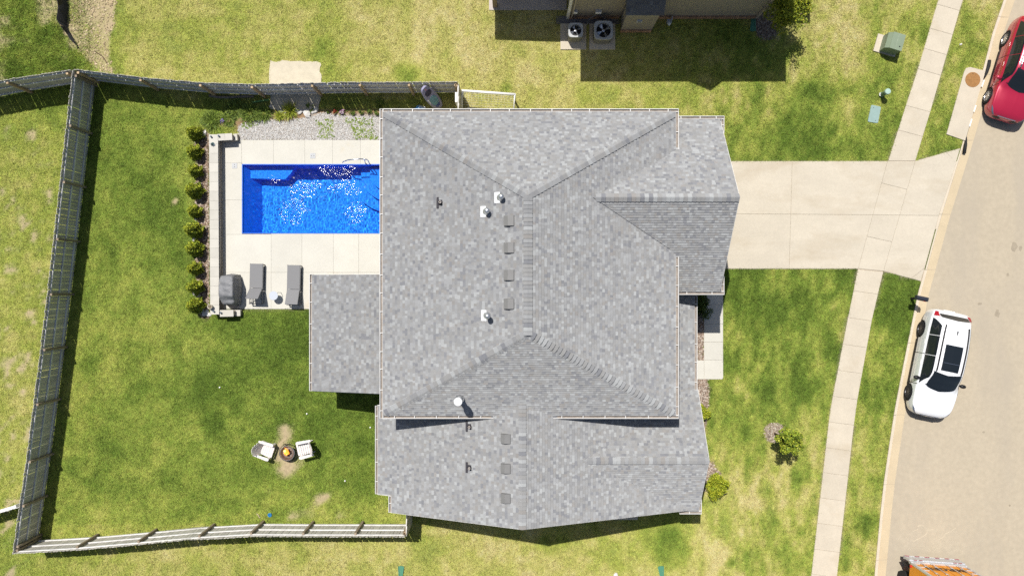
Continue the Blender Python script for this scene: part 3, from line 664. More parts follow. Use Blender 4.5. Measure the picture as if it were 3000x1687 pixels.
# roof vents (parts of the house)
zW = lambda x: EZ + gW * (x - X0); zWw = lambda x: WZ - pW * (WX - x); zS = lambda y: EZ + gS * (y - Y0)
M_vent = mat('vent_grey', (.185, .183, .18), .55, var=.06, scale=5)
M_flash = mat('dark_flashing', (.045, .042, .05), .6)
def on_roof(px, py, zf, dep='x'):
    z = 6.5
    for _ in range(12): x, y = at(px, py, z); z = zf(x if dep == 'x' else y)
    return x, y, z
def box_vent(px, py, zf, g):
    x, y, z = on_roof(px, py, zf); v = MB(); ang = -math.atan(g); Mx = Matrix.Rotation(ang, 3, 'Y'); w_ = .36
    def P(a, b, c): return Vector((x, y, z)) + Mx @ Vector((a, b, c))
    V = [P(-.2, -.19, 0), P(.2, -.19, 0), P(.2, .19, 0), P(-.2, .19, 0), P(-.19, -.18, .10), P(0.0, -.18, .15), P(.19, -.18, .06), P(.19, .18, .06), P(.0, .18, .15), P(-.19, .18, .10)]
    v.add(V, [(4, 5, 8, 9), (5, 6, 7, 8), (0, 1, 6, 5, 4), (3, 9, 8, 7, 2), (0, 4, 9, 3), (1, 2, 7, 6)]); v.build('box_vent', M_vent, house)
for py in (647, 726, 806, 890): box_vent(1493, py, zW, gW)
for py in (1284, 1371, 1458): box_vent(1483, py, zWw, pW)
def pipe_vent(px, py, zf, g, h=.28, r=.045):
    x, y, z = on_roof(px, py, zf); v = MB(); Mx = Matrix.Rotation(-math.atan(g), 3, 'Y')
    v.box(Vector((x - .05, y, z + .022)), (.09, .42, .012), mx=Mx); v.box(Vector((x + .03, y, z + .024 + .03 * g)), (.22, .2, .012), mx=Mx)
    v.lathe([(.10, z - .02), (.085, z + .07), (.06, z + .10)], (x + .06, y, .03), 14); f = v.build('pipe_flashing', M_flash, house)
    p = MB(); p.lathe([(r, z), (r, z + h), (r * .72, z + h), (r * .72, z + h - .15), (0, z + h - .15)], (x + .06, y, 0), 14); p.build('vent_pipe', mat('pvc', (.55, .5, .46), .5), f, smooth=False)
pipe_vent(1286, 594, zW, gW); pipe_vent(1371, 1248, zWw, pW); pipe_vent(1371, 1368, zWw, pW)
def flue(px, py, zf, g, h=.42, r=.10):
    x, y, z = on_roof(px, py, zf); v = MB(); Mx = Matrix.Rotation(-math.atan(g), 3, 'Y')
    v.box(Vector((x - .07, y, z + .026 - .07 * g)), (.22, .40, .012), mx=Mx); f = v.build('flue_flashing', mat('white_metal', (.66, .67, .68), .4), house)
    p = MB(); p.lathe([(r * 1.7, z), (r * 1.35, z + .06), (r * .75, z + .16), (r * .7, z + h), (r * 1.05, z + h), (r * 1.05, z + h + .10), (r * .9, z + h + .15), (.02, z + h + .18), (0, z + h + .18)], (x + .08, y, 0), 20); p.build('flue_pipe', M_galv, f, smooth=True)
flue(1462, 579, zW, gW, .28); flue(1421, 620, zW, gW, .30); flue(1423, 924, zW, gW, .5)
x, y, z = on_roof(1347, 1166, zS, 'y'); v = MB(); v.lathe([(.2, z - .1), (.17, z + .12), (.12, z + .2)], (x, y, 0), 20); f = v.build('flue_flashing', M_galv, house, smooth=True)
p = MB(); p.lathe([(.11, z), (.11, z + .85), (.16, z + .86), (.16, z + .98), (.15, z + 1.0), (0, z + 1.03)], (x, y, 0), 22); p.build('flue_pipe', mat('white_metal', (.66, .67, .68), .4), f, smooth=False)
# ------------------------------------------------------------------ fences
M_picket = mat('weathered_picket', (.47, .445, .395), .85, var=.16, scale=2.2, stretch=(6, 6, .6), fine=.05, rnd=.12)
M_rail = mat('weathered_rail', (.62, .61, .60), .8, var=.18, scale=4, rnd=.08)
M_post = mat('fence_post', (.42, .31, .19), .8, var=.2, scale=5, rnd=.1)
M_postgrey = mat('fence_post_grey', (.27, .215, .155), .8, var=.2, scale=5, rnd=.1)
def picket_mesh(h, w=.136, t=.018, m=M_picket, name='picket'):
    k = MB(); e = .03
    pts = [(-w / 2, .04), (w / 2, .04), (w / 2, h - e), (w / 2 - e, h), (-w / 2 + e, h), (-w / 2, h - e)]
    V = [(x, -t / 2, z) for x, z in pts] + [(x, t / 2, z) for x, z in pts]; n = 6
    k.add(V, [tuple(range(n)), tuple(range(2 * n - 1, n - 1, -1))] + [(i, n + i, n + (i + 1) % n, (i + 1) % n) for i in range(n)])
    return k.mesh(name, m)
pk19 = picket_mesh(1.93); pk12 = picket_mesh(1.2, m=mat('white_vinyl', (.72, .71, .70), .5))
def fence(label, pts, posts, side, h=1.93, pk=pk19, mrail=M_rail, mpost=M_post, rails=(.28, 1.02, 1.72), posth=1.80, gap=.142, group='wooden fence runs'):
    """pts: plan polyline of the picket line; side=+1 posts and rails on the left of travel"""
    P = [Vector((*p, 0)) for p in pts]; root = thing('fence', label, 'fence', P[0], 0, group)
    seg = [(a, b, (b - a).length) for a, b in zip(P[:-1], P[1:])]; tot = sum(s[2] for s in seg)
    def along(t):
        for a, b, L in seg:
            if t <= L: d = (b - a) / L; return a + d * t, d
            t -= L
        a, b, L = seg[-1]; d = (b - a) / L; return b, d
    t = gap / 2
    while t < tot:
        p, d = along(t); o = link('picket', pk, root, p - P[0] + Vector((0, 0, random.uniform(-.03, .012)))); ang = math.atan2(d.y, d.x)
        o.rotation_euler = (random.uniform(-.006, .006), random.uniform(-.01, .01), ang + random.uniform(-.03, .03)); t += gap + random.uniform(-.003, .006)
    ps = posts if posts else [i * tot / max(1, round(tot / 2.4)) for i in range(max(1, round(tot / 2.4)) + 1)]
    for a, b in zip(ps[:-1], ps[1:]):
        pa, da = along(max(.01, a)); pb, db = along(min(tot - .01, b)); off = Vector((-da.y, da.x, 0)) * side * .035
        for z in rails:
            r = MB(); r.bar(pa - P[0] + off + Vector((0, 0, z)), pb - P[0] + off + Vector((0, 0, z + random.uniform(-.015, .015))), .042, .088); r.build('rail', mrail, root)
    for q in ps:
        p, d = along(min(max(q, .06), tot - .06)); off = Vector((-d.y, d.x, 0)) * side * .10
        b = MB(); b.box((0, 0, posth / 2), (.095, .095, posth)); o = b.build('post', mpost, root, loc=p - P[0] + off); o.rotation_euler[2] = math.atan2(d.y, d.x)
    return root
def arcpos(pts, xs=None, ys_=None):
    out = []
    for v in (xs if xs is not None else ys_):
        k = 0 if xs is not None else 1; t = 0
        for a, b in zip(pts[:-1], pts[1:]):
            L = math.hypot(b[0] - a[0], b[1] - a[1]); lo, hi = sorted((a[k], b[k]))
            if lo - 1e-6 <= v <= hi + 1e-6: out.append(t + L * (v - a[k]) / (b[k] - a[k])); break
            t += L
        else: out.append(0 if not out else t)
    return out
W_pts = [at(*p, 1.93) for p in ((212, 203), (172, 560), (133, 900), (84, 1290), (36, 1622))]
N_pts = [at(*p, 1.93) for p in ((214, 203), (415, 227), (587, 242), (742, 247), (982, 241), (1343, 240))]
S_pts = [at(*p, 1.93) for p in ((36, 1622), (228, 1611), (407, 1595), (543, 1581), (650, 1577), (731, 1571), (852, 1572), (1190, 1572.5))]
fence('long grey board fence along the left side of the backyard', W_pts, arcpos(W_pts, ys_=[at(0, p, 1.8)[1] for p in (222, 368, 533, 700, 862, 1024, 1184, 1352, 1481, 1600)]), 1, mpost=M_postgrey)
fence('grey board fence along the top of the backyard, paddle board against it', N_pts, arcpos(N_pts, xs=[at(p, 0, 1.8)[0] for p in (229, 412, 587, 738, 914, 1054, 1198, 1334)]), -1)
fence('sunlit grey board fence along the bottom of the backyard', S_pts, arcpos(S_pts, xs=[at(p, 0, 1.8)[0] for p in (50, 226, 406, 584, 735, 888, 1041, 1183)]), 1, mpost=M_postgrey)
NE_ = N_pts[-1]; SE_ = S_pts[-1]
fnr = fence('short fence return joining the top fence to the house', [(NE_[0], NE_[1] - .02), (NE_[0] + .03, 6.5)], [.1, 2.3], -1, group='short fence returns')
wb = MB(); wb.box((-.10, -.62, 1.45), (.10, .42, .75)); wb.build('white_board', M_white, fnr)
fence('short fence return joining the bottom fence to the house', [(SE_[0] + .01, SE_[1] + .02), (SE_[0] + .05, -8.98)], [.1, 1.7], 1, group='short fence returns')
NW_pts = [at(*p, 1.93) for p in ((-260, 285), (0, 236), (208, 204))]
fence("neighbour's grey board fence running off the left edge at top", NW_pts, arcpos(NW_pts, xs=[at(p, 0, 1.8)[0] for p in (-255, -120, 20, 195)]), -1, group='neighbour fences')
fence('low white fence running off the left edge near bottom', [at(-200, 1560, 1.2), at(50, 1487, 1.2)], None, 1, h=1.2, pk=pk12, mrail=mat('white_vinyl', (.72, .71, .70), .5), mpost=mat('white_vinyl', (.72, .71, .70), .5), rails=(.25, .65, 1.05), posth=1.22, group='neighbour fences')

# ------------------------------------------------------------------ pool
M_pool = mat('pool_shell', (.0, .20, .74), .5, var=.08, scale=7, fine=.08)  # mottling in the blue imitates rippled light on the pool floor
pool = thing('swimming_pool', 'rectangular bright blue fibreglass pool in the patio', 'pool', ((POOL[0] + POOL[1]) / 2, (POOL[2] + POOL[3]) / 2, 0))
hx, hy = (POOL[1] - POOL[0]) / 2, (POOL[3] - POOL[2]) / 2; DZ = -1.35
b = MB(); V = [(-hx, -hy, .02), (hx, -hy, .02), (hx, hy, .02), (-hx, hy, .02), (-hx + .60, -hy + .05, DZ), (hx - .05, -hy + .05, DZ), (hx - .05, hy - .05, DZ), (-hx + .60, hy - .05, DZ)]
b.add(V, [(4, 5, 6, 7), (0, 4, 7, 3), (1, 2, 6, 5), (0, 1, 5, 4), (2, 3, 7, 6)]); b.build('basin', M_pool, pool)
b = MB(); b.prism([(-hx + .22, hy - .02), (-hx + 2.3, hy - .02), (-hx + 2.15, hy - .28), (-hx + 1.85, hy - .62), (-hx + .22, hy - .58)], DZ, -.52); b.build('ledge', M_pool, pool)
for i, r in enumerate((1.75, 1.25, .8)):
    b = MB(); c0 = Vector((hx - .02, hy - .35)); pts = [(c0.x, c0.y - r)] + [(c0.x - r * math.cos(a), c0.y - r * math.sin(a)) for a in np.linspace(math.pi / 2, -.25, 16)] + [(c0.x, c0.y + .33)]
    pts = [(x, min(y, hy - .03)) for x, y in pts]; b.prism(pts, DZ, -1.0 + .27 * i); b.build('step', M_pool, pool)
b = MB()
for a_, b_ in (((-hx, -hy), (hx, -hy)), ((hx, -hy), (hx, hy)), ((hx, hy), (-hx, hy)), ((-hx, hy), (-hx, -hy))):
    b.bar((*a_, .036), (*b_, .036), .035, .014)
b.build('rim', mat('pool_rim', (.012, .12, .55), .35), pool)
mw = bpy.data.materials.new('water'); mw.use_nodes = True; nt = mw.node_tree; nt.nodes.clear(); N = nt.nodes; Lk = nt.links
out = N.new('ShaderNodeOutputMaterial'); mx = N.new('ShaderNodeMixShader'); rf = N.new('ShaderNodeBsdfRefraction'); gl = N.new('ShaderNodeBsdfGlossy'); fr = N.new('ShaderNodeFresnel')
rf.inputs['Color'].default_value = (.5, .92, 1, 1); rf.inputs['Roughness'].default_value = .0; rf.inputs['IOR'].default_value = 1.33
gl.inputs['Roughness'].default_value = .11; fr.inputs['IOR'].default_value = 1.33
ga = N.new('ShaderNodeAttribute'); ga.attribute_name = 'Col'; geo = N.new('ShaderNodeNewGeometry'); n1 = N.new('ShaderNodeTexNoise'); n1.inputs['Scale'].default_value = 9; n1.inputs['Detail'].default_value = 3
bp = N.new('ShaderNodeBump'); bp.inputs['Distance'].default_value = .09; Lk.new(geo.outputs['Position'], n1.inputs['Vector']); Lk.new(n1.outputs['Fac'], bp.inputs['Height']); Lk.new(ga.outputs['Fac'], bp.inputs['Strength']); Lk.new(bp.outputs[0], gl.inputs['Normal'])   # wind ripples finer than the mesh
Lk.new(fr.outputs[0], mx.inputs[0]); Lk.new(rf.outputs[0], mx.inputs[1]); Lk.new(gl.outputs[0], mx.inputs[2]); Lk.new(mx.outputs[0], out.inputs['Surface'])
# the surface is a real wavy sheet, livelier in a few breezy patches
wx_, wy_ = np.meshgrid(np.linspace(POOL[0], POOL[1], 331), np.linspace(POOL[2], POOL[3], 159))
lively = .12 + .16 * fbm(wx_, wy_, 1.2, 71); gust = .10 * fbm(wx_, wy_, .8, 75)
for px, py, rx, ry, v in ((860, 620, 34, 36, .75), (985, 495, 42, 16, .8), (1040, 625, 26, 34, .6), (890, 550, 45, 28, .4), (1010, 550, 50, 30, .3), (800, 530, 20, 14, .3)):
    cx_, cy_ = at(px, py); gust += .95 * v * np.exp(-(((wx_ - cx_) / (rx / 63.9)) ** 2 + ((wy_ - cy_) / (ry / 63.9)) ** 2))
wave = fbm(wx_ * 1.15, wy_ * .8, .24, 81, 3) - .5
wz = -.06 + .085 * lively * wave
V = np.stack([wx_.ravel(), wy_.ravel(), wz.ravel()], -1); ii = np.arange(wx_.size).reshape(wx_.shape)
Fc = np.stack([ii[:-1, :-1], ii[:-1, 1:], ii[1:, 1:], ii[1:, :-1]], -1).reshape(-1, 4)
me = arr_mesh('water', V, Fc, mw, np.repeat(np.clip(gust * (.4 + 1.2 * fbm(wx_, wy_, .35, 77)), 0, 1).reshape(-1, 1), 3, 1), 'POINT'); me.polygons.foreach_set('use_smooth', [True] * len(me.polygons))
wo_ = link('water', me, kind='structure', label='rippled clear blue water filling the pool')
wo_.cycles.is_caustics_caster = True; sun.cycles.is_caustics_light = True
for c_ in pool.children: c_.cycles.is_caustics_receiver = True
# grab rails, skimmer lids
def rail_(pts, label, nm='pool_rail'):
    c = Vector(pts[0]); c.z = 0; b = MB(); b.tube([Vector(p) - c for p in pts], .024, 10)
    b.build(nm, M_steel, None, smooth=True, loc=c, label=label, cat='hand rail', group='steel pool rails')
a0 = at(1002, 473, .7); a1 = at(1072, 467, .8)
rail_([(at(1001, 474.5, .55)[0], at(0, 474.5, .55)[1], .35), (*at(1004, 473, .7), .6), (*at(1020, 469, .85), .85), (*at(1050, 466, .88), .88), (*at(1067, 466.5, .8), .8), (*at(1069, 472, .4), .4), (*at(1070, 478, .03), .03)], 'curved steel hand rail arching over the pool edge, nearer the pool end')
rail_([(*at(1060, 466, .86), .86), (*at(1074, 467.5, .85), .85), (*at(1079, 471, .6), .6), (*at(1083, 480, .03), .03)], 'short steel rail post at pool edge beside the house')
M_lid = mat('lid_grey', (.44, .45, .46), .7, var=.1, scale=9)
for px, py, lb in ((688, 486.5, 'square grey skimmer lid left of the pool'), (917, 457, 'square grey skimmer lid above the pool')):
    t = thing('skimmer_lid', lb, 'lid', (*at(px, py), .034), 0, 'pool skimmer lids'); b = MB(); b.prism([(-.12, -.12), (.12, -.12), (.12, .12), (-.12, .12)], .0, .012); b.build('plate', M_lid, t)
    for s in (-1, 1):
        h = MB(); d = (0, s * .05) if px < 800 else (s * .05, 0); h.lathe([(.018, .012), (.018, .015), (0, .015)], (*d, 0), 10); h.build('finger_hole', M_black, t)

# ------------------------------------------------------------------ seat wall of blocks with cap stones, lights, pot
M_cap = mat('capstone', (.49, .47, .42), .85, var=.06, scale=3, rnd=.06, fine=.05)
M_block = mat('wall_block', (.30, .27, .23), .9, var=.12, scale=5, rnd=.12)
def seat_wall(label, a, b, w, h, courses=3, cap=.42, group='grey stone seat walls'):
    a, b = Vector((*a, 0)), Vector((*b, 0)); d = b - a; L = d.length; d.normalize(); ang = math.atan2(d.y, d.x)
    t = thing('seat_wall', label, 'wall', a, ang, group); n = max(1, round(L / cap)); cl = L / n
    for i in range(n): k = MB(); k.box((cl * (i + .5), 0, h - .03), (cl - .006, w, .06)); k.build('capstone', M_cap, t)
    ch = (h - .06) / courses
    for j in range(courses):
        m_ = max(1, round(L / .5)); bl = L / m_; o = bl / 2 if j % 2 else 0
        for i in range(m_ + (1 if o else 0)):
            x0 = max(0, i * bl - o); x1 = min(L, (i + 1) * bl - o)
            if x1 - x0 < .05: continue
            k = MB(); k.box(((x0 + x1) / 2, random.uniform(-.004, .004), ch * (j + .5) + .005), (x1 - x0 - .008, w - .03 - .045 * j, ch - .010)); k.build('block', M_block, t)
    return t
seat_wall('long grey seat wall between the shrubs and the pool patio', at(625.5, 394, .6), at(629, 921, .6), .40, .6)
seat_wall('short seat wall return at the top of the patio', at(637, 403, .58), at(680, 400.5, .58), .30, .58)
seat_wall('low step block ending the top seat wall return', at(683, 402, .35), at(694, 401, .35), .30, .3, 2, .2)
seat_wall('short seat wall return at the bottom of the patio', at(644, 918, .58), at(684, 917, .58), .30, .58)
seat_wall('low step block ending the bottom seat wall return', at(687, 917, .35), at(703, 916.5, .35), .28, .3, 2, .25)
M_lamp = mat('lamp_slate', (.10, .13, .17), .5)
for px, py, z, lb in ((620, 401.5, .6, 'small round solar light on the long seat wall, top end'), (642.5, 399.5, .58, 'small round solar light on the top wall return'), (648.7, 915.8, .58, 'small round solar light on the bottom wall return'), (627.5, 911.5, .6, 'small round solar light beside the pot on the long wall')):
    t = thing('solar_light', lb, 'light', (*at(px, py, z), z), 0, 'solar lights on the seat walls'); b = MB(); b.lathe([(.022, 0), (.022, .07), (.0, .07)], n=10); b.build('stem', M_black, t)
    b = MB(); b.lathe([(.02, .06), (.042, .075), (.042, .1), (.03, .115), (0, .12)], n=14); b.build('lamp_cap', M_lamp, t, smooth=True)
t = thing('cone_light', 'teal cone shaped ornament on the seat wall', 'ornament', (*at(623, 423, .6), .6)); b = MB(); b.lathe([(.09, 0), (.07, .05), (.012, .2), (0, .2)], n=14); b.build('cone', mat('teal_glaze', (.06, .14, .15), .35), t)
b = MB(); b.box((.05, -.03, .02), (.12, .09, .04), .6); b.build('foot', M_lamp, t)
t = thing('planter_pot', 'round pale pot of dry soil at the lower end of the seat wall', 'pot', (*at(619.5, 898, .6), .6)); b = MB(); b.lathe([(.0, 0), (.075, 0), (.105, .2), (.108, .22), (.09, .22), (.085, .18), (0, .18)], n=20); b.build('pot', mat('pot_clay', (.50, .46, .38), .8), t, smooth=True)
b = MB(); b.lathe([(.086, .185), (0, .2)], n=14); b.build('soil', mat('pot_soil', (.16, .13, .09), .95, var=.5, scale=40), t)

# ------------------------------------------------------------------ foliage helpers
def leaves(n, sampler, size, cols, flat=.0, seed=0, aspect=.55):
    g = np.random.default_rng(seed); P = sampler(n, g); n = len(P)
    d = g.normal(size=(n, 3)); d[:, 2] = d[:, 2] * (1 - flat) ; d /= np.linalg.norm(d, axis=1)[:, None]
    e = g.normal(size=(n, 3)); e -= d * (d * e).sum(1)[:, None]; e /= np.linalg.norm(e, axis=1)[:, None]
    s = size * g.uniform(.6, 1.3, (n, 1)); a = d * s; b_ = e * s * aspect
    V = np.stack([P - a * .5, P + b_ * .5, P + a * .5 + np.cross(d, e) * s * .12, P - b_ * .5], 1).reshape(-1, 3)
    c = np.array(cols)[g.integers(0, len(cols), n)] * g.uniform(.7, 1.3, (n, 1))
    return V, np.arange(4 * n).reshape(-1, 4), c
M_leaf = mat('leaf', (.08, .12, .02), .6, attr='Col', spec=.25)
def clumpy(rx, ry, rz, cz, k, cr, seed):
    """points gathered in k clumps spread through an ellipsoid, leaving gaps"""
    gg_ = np.random.default_rng(seed); C = gg_.normal(size=(k, 3)); C /= np.linalg.norm(C, axis=1)[:, None]; C *= gg_.uniform(.35, .95, (k, 1)) 
    C = C * np.array((rx, ry, rz)) + np.array((0, 0, cz))
    def f(n, g):
        i = g.integers(0, k, n); d = g.normal(size=(n, 3)); d /= np.linalg.norm(d, axis=1)[:, None]
        return C[i] + d * cr * g.uniform(.3, 1, (n, 1)) ** .6
    return f
def cone_sampler(r, h, z0=.08):
    def f(n, g):
        t = g.random(n) ** 1.35; z = z0 + t * h; rad = r * (1 - t) ** .46 * np.minimum(1, (t + .12) * 5) * g.uniform(.55, 1.05, n); a = g.uniform(0, 2 * np.pi, n)
        rad = rad * (1 + .18 * np.sin(a * 5 + z * 9))
        return np.stack([rad * np.cos(a), rad * np.sin(a), z], -1)
    return f
def plant(name, label, cat, loc, n, sampler, size, cols, trunk=None, group=None, seed=0, part='foliage', flat=0., aspect=.55):
    t = thing(name, label, cat, loc, 0, group); V, Fc, c = leaves(n, sampler, size, cols, flat, seed, aspect)
    link(part, arr_mesh(part, V, Fc, M_leaf, c), t)
    if trunk:
        b = MB()
        for pts, r in trunk: b.tube(pts, r, 8)
        b.build('trunk', mat('bark', (.16, .115, .08), .9, var=.3, scale=12), t, smooth=True)
    return t
ARB = [(.24, .30, .026), (.32, .36, .03), (.15, .21, .02), (.40, .40, .04)]
pos = [(581, 396), (580, 449), (581, 503), (580, 561), (579, 621), (580, 675), (581, 729), (581, 787), (582, 840), (584, 893)]
orded = ['first', 'second', 'third', 'fourth', 'fifth', 'sixth', 'seventh', 'eighth', 'ninth', 'tenth']
am = []
for s in range(3):
    V, Fc, c = leaves(2600, cone_sampler(.345, 1.02), .085, ARB, 0, 60 + s); am.append(arr_mesh('foliage', V, Fc, M_leaf, c))
for i, (px, py) in enumerate(pos):
    t = thing('arborvitae', f'{orded[i]} small evergreen shrub from the top in the row beside the seat wall', 'shrub', (*at(px, py), 0), random.uniform(0, 6), 'evergreen shrubs beside the seat wall')
    sc_ = random.uniform(.84, 1.14); t.scale = (sc_, sc_, sc_ * random.uniform(.9, 1.1)); link('foliage', am[i % 3], t)
    b = MB(); b.tube([(0, 0, -.02), (0, 0, .9)], [.03, .01], 6); b.build('trunk', mat('bark', (.16, .115, .08), .9, var=.3, scale=12), t)
# scattered chips and stones
def scatter(name, label, polys, dens, size, cols, seed, flat=.5, circ=None, cat=None, zoff=.02):
    g = np.random.default_rng(seed); P = []
    for p in polys:
        xs_ = [q[0] for q in p]; ys_ = [q[1] for q in p]; n = int((max(xs_) - min(xs_)) * (max(ys_) - min(ys_)) * dens)
        x = g.uniform(min(xs_), max(xs_), n); y = g.uniform(min(ys_), max(ys_), n); k = inpoly(x + g.normal(0, .03, n), y + g.normal(0, .03, n), p); P.append(np.stack([x[k], y[k]], -1))
    P = np.concatenate(P); n = len(P); c = np.array(cols)[g.integers(0, len(cols), n)] * g.uniform(.75, 1.2, (n, 1))
    s = size * g.uniform(.5, 1.25, (n, 1, 1)); o = np.array([(1, 0, 0), (0, .75, 0), (-1, 0, 0), (0, -.75, 0), (.1, .1, 1.0 * flat)])[None] * s * (1 + g.normal(0, .18, (n, 5, 3)))
    a = g.uniform(0, 6.28, n); R_ = np.zeros((n, 3, 3)); R_[:, 0, 0] = np.cos(a); R_[:, 0, 1] = -np.sin(a); R_[:, 1, 0] = np.sin(a); R_[:, 1, 1] = np.cos(a); R_[:, 2, 2] = 1
    V = np.einsum('nij,nkj->nki', R_, o); V[:, :, :2] += P[:, None]; V[:, :, 2] += zoff - .3 * size * flat + g.uniform(0, size * .35, (n, 1))
    f = np.array([(0, 1, 4), (1, 2, 4), (2, 3, 4), (3, 0, 4)]); Fc = (f[None] + 5 * np.arange(n)[:, None, None]).reshape(-1, 3)
    return link(name, arr_mesh(name, V.reshape(-1, 3), Fc, mat('loose_bits', (.3, .3, .3), .9, attr='Col'), np.repeat(c, 4, 0)), kind='stuff', label=label, cat=cat)
scatter('gravel', 'pale limestone gravel bed between pool patio and top fence', [GRAVEL], 3000, .023, [(.50, .50, .49), (.42, .415, .41), (.36, .335, .31), (.56, .55, .53), (.32, .28, .24)], 1, .8, cat='gravel')
scatter('mulch', 'reddish brown mulch under the evergreen shrubs', [MULCH_W], 1100, .04, [(.30, .22, .16), (.20, .135, .095), (.42, .36, .30), (.14, .1, .08)], 2, .35, cat='mulch')
ring = lambda c: [(c[0] + c[2] * (1 + .06 * math.sin(3 * a)) * math.cos(a), c[1] + c[2] * (1 + .05 * math.cos(5 * a)) * math.sin(a)) for a in np.linspace(0, 2 * math.pi, 24)[:-1]]
scatter('mulch', 'brown mulch beds along the front of the house', MULCH_F, 1100, .04, [(.34, .26, .20), (.24, .17, .13), (.46, .40, .34), (.15, .11, .09)], 3, .35, cat='mulch')
scatter('mulch', 'round mulch ring under the small front yard tree', [ring(TREE_RING[0])], 1300, .04, [(.34, .28, .21), (.25, .19, .14), (.42, .37, .30), (.17, .13, .1)], 4, .35, cat='mulch')
scatter('mulch', "dark mulch ring under the neighbour's tree", [ring(TREE_RING[1])], 900, .04, [(.2, .15, .11), (.14, .1, .08), (.3, .25, .2)], 5, .35, cat='mulch')
scatter('clods', 'loose dry clods on the bare dirt strip at top left', [DIRT_NW], 90, .05, [(.42, .33, .2), (.48, .39, .26), (.3, .23, .14)], 6, .6, cat='soil clods')
scatter('weeds', 'low green weeds sprouting through the gravel', [pxpoly([(925, 350), (975, 350), (980, 405), (935, 408)]), pxpoly([(1005, 345), (1090, 345), (1100, 408), (1040, 405)]), pxpoly([(1040, 400), (1110, 398), (1110, 410), (1040, 410)]), pxpoly([(705, 360), (760, 360), (740, 375), (712, 378)])], 300, .055, [(.14, .2, .03), (.19, .24, .045), (.11, .16, .03)], 7, .9, cat='weeds')

# front and neighbour plants
YB = [(.38, .42, .025), (.28, .34, .025), (.46, .46, .04), (.18, .24, .02)]
plant('golden_bush', 'large yellow green bush at the lower right house corner', 'bush', (*at(2093, 1418), 0), 5200, clumpy(.56, .62, .42, .5, 46, .17, 5), .075, YB, [([(0, 0, 0), (.05, 0, .5)], [.04, .02])], 'yellow green front bushes', 5)
plant('golden_bush', 'small yellow green bush beside the front mulch bed', 'bush', (*at(2052, 1207), 0), 2300, clumpy(.32, .42, .3, .34, 24, .14, 6), .07, YB, [([(0, 0, 0), (0, 0, .3)], [.03, .02])], 'yellow green front bushes', 6)
plant('dark_shrub', 'dark green shrub in the garage shadow by the front walk', 'shrub', (*at(2056, 899), 0), 2600, clumpy(.42, .55, .45, .5, 26, .18, 7), .075, [(.06, .10, .015), (.085, .13, .02), (.04, .07, .012)], [([(0, 0, 0), (0, 0, .5)], [.03, .02])], None, 7)
def tree(name, label, loc, hgt, cr, cz, n, cols, seed, k, leaf, group):
    rr = random.Random(seed); tk = [([(0, 0, -.05), (.02, .02, hgt * .4), (0, .04, hgt * .85)], [.055, .045, .012])]
    for i in range(9):
        a = i * 2.4; z0_ = hgt * rr.uniform(.3, .65); l = cr * rr.uniform(.6, .95)
        tk.append(([(0, .02, z0_), (l * .5 * math.cos(a), l * .5 * math.sin(a), z0_ + .25), (l * math.cos(a), l * math.sin(a), z0_ + .5)], [.025, .016, .006]))
    t = plant(name, label, 'tree', loc, n, clumpy(cr, cr, hgt * .32, cz, k, cr * .30, seed), leaf, cols, tk, group, seed, 'crown')
    return t
tree('sapling', 'small leafy tree in the front lawn beside its mulch ring', (*at(2270, 1270), 0), 2.6, .60, 1.85, 3000, [(.27, .33, .03), (.18, .25, .025), (.36, .39, .04), (.11, .17, .02)], 21, 30, .10, None)
tree('sapling', "bushy tree at the neighbour's house corner", (*at(2262, 78), 0), 3.3, .95, 2.1, 6500, [(.2, .25, .02), (.28, .32, .025), (.13, .18, .018), (.36, .36, .03)], 22, 50, .095, None)
def tuft(name, label, cat, px, py, n, ln, cols, spread, seed, group=None, z=.0):
    g = np.random.default_rng(seed); a = g.uniform(0, 6.28, n); r = spread * np.sqrt(g.random(n)); bx_, by_ = r * np.cos(a), r * np.sin(a); a2 = a + g.normal(0, .6, n); l = ln * g.uniform(.5, 1.2, n); ti = g.uniform(.15, 1.1, n)
    w_ = .012; dx_, dy_ = np.cos(a2), np.sin(a2); mid = .55
    def p(t, droop): return np.stack([bx_ + dx_ * l * t * np.sin(ti), by_ + dy_ * l * t * np.sin(ti), l * t * np.cos(ti) - droop * l * t * t], -1)
    sd = np.stack([-dy_, dx_, 0 * dx_], -1) * w_
    V = np.stack([p(0, 0) - sd, p(0, 0) + sd, p(mid, .2) + sd * .8, p(mid, .2) - sd * .8, p(1, .35)], 1).reshape(-1, 3)
    i = 5 * np.arange(n)[:, None]; F1 = np.concatenate([i + np.array([[0, 1, 2]]), i + np.array([[0, 2, 3]]), i + np.array([[3, 2, 4]])]); c = np.array(cols)[g.integers(0, len(cols), n)] * g.uniform(.7, 1.25, (n, 1))
    t = thing(name, label, cat, (*at(px, py), z), 0, group); link('blades', arr_mesh('blades', V, F1, M_leaf, np.concatenate([c, c, c])), t); return t
GY_ = [(.30, .34, .03), (.22, .28, .03), (.36, .36, .06)]; GG = [(.13, .19, .03), (.18, .24, .04), (.09, .14, .025)]
tuft('ornamental_grass', 'large yellow green grass clump in front of the white edging rocks', 'plant', 851, 327, 260, .55, GY_, .13, 1, 'bed plants')
tuft('ornamental_grass', 'small yellow green grass clump left of the larger one', 'plant', 820, 341, 160, .36, GY_, .08, 2, 'bed plants')
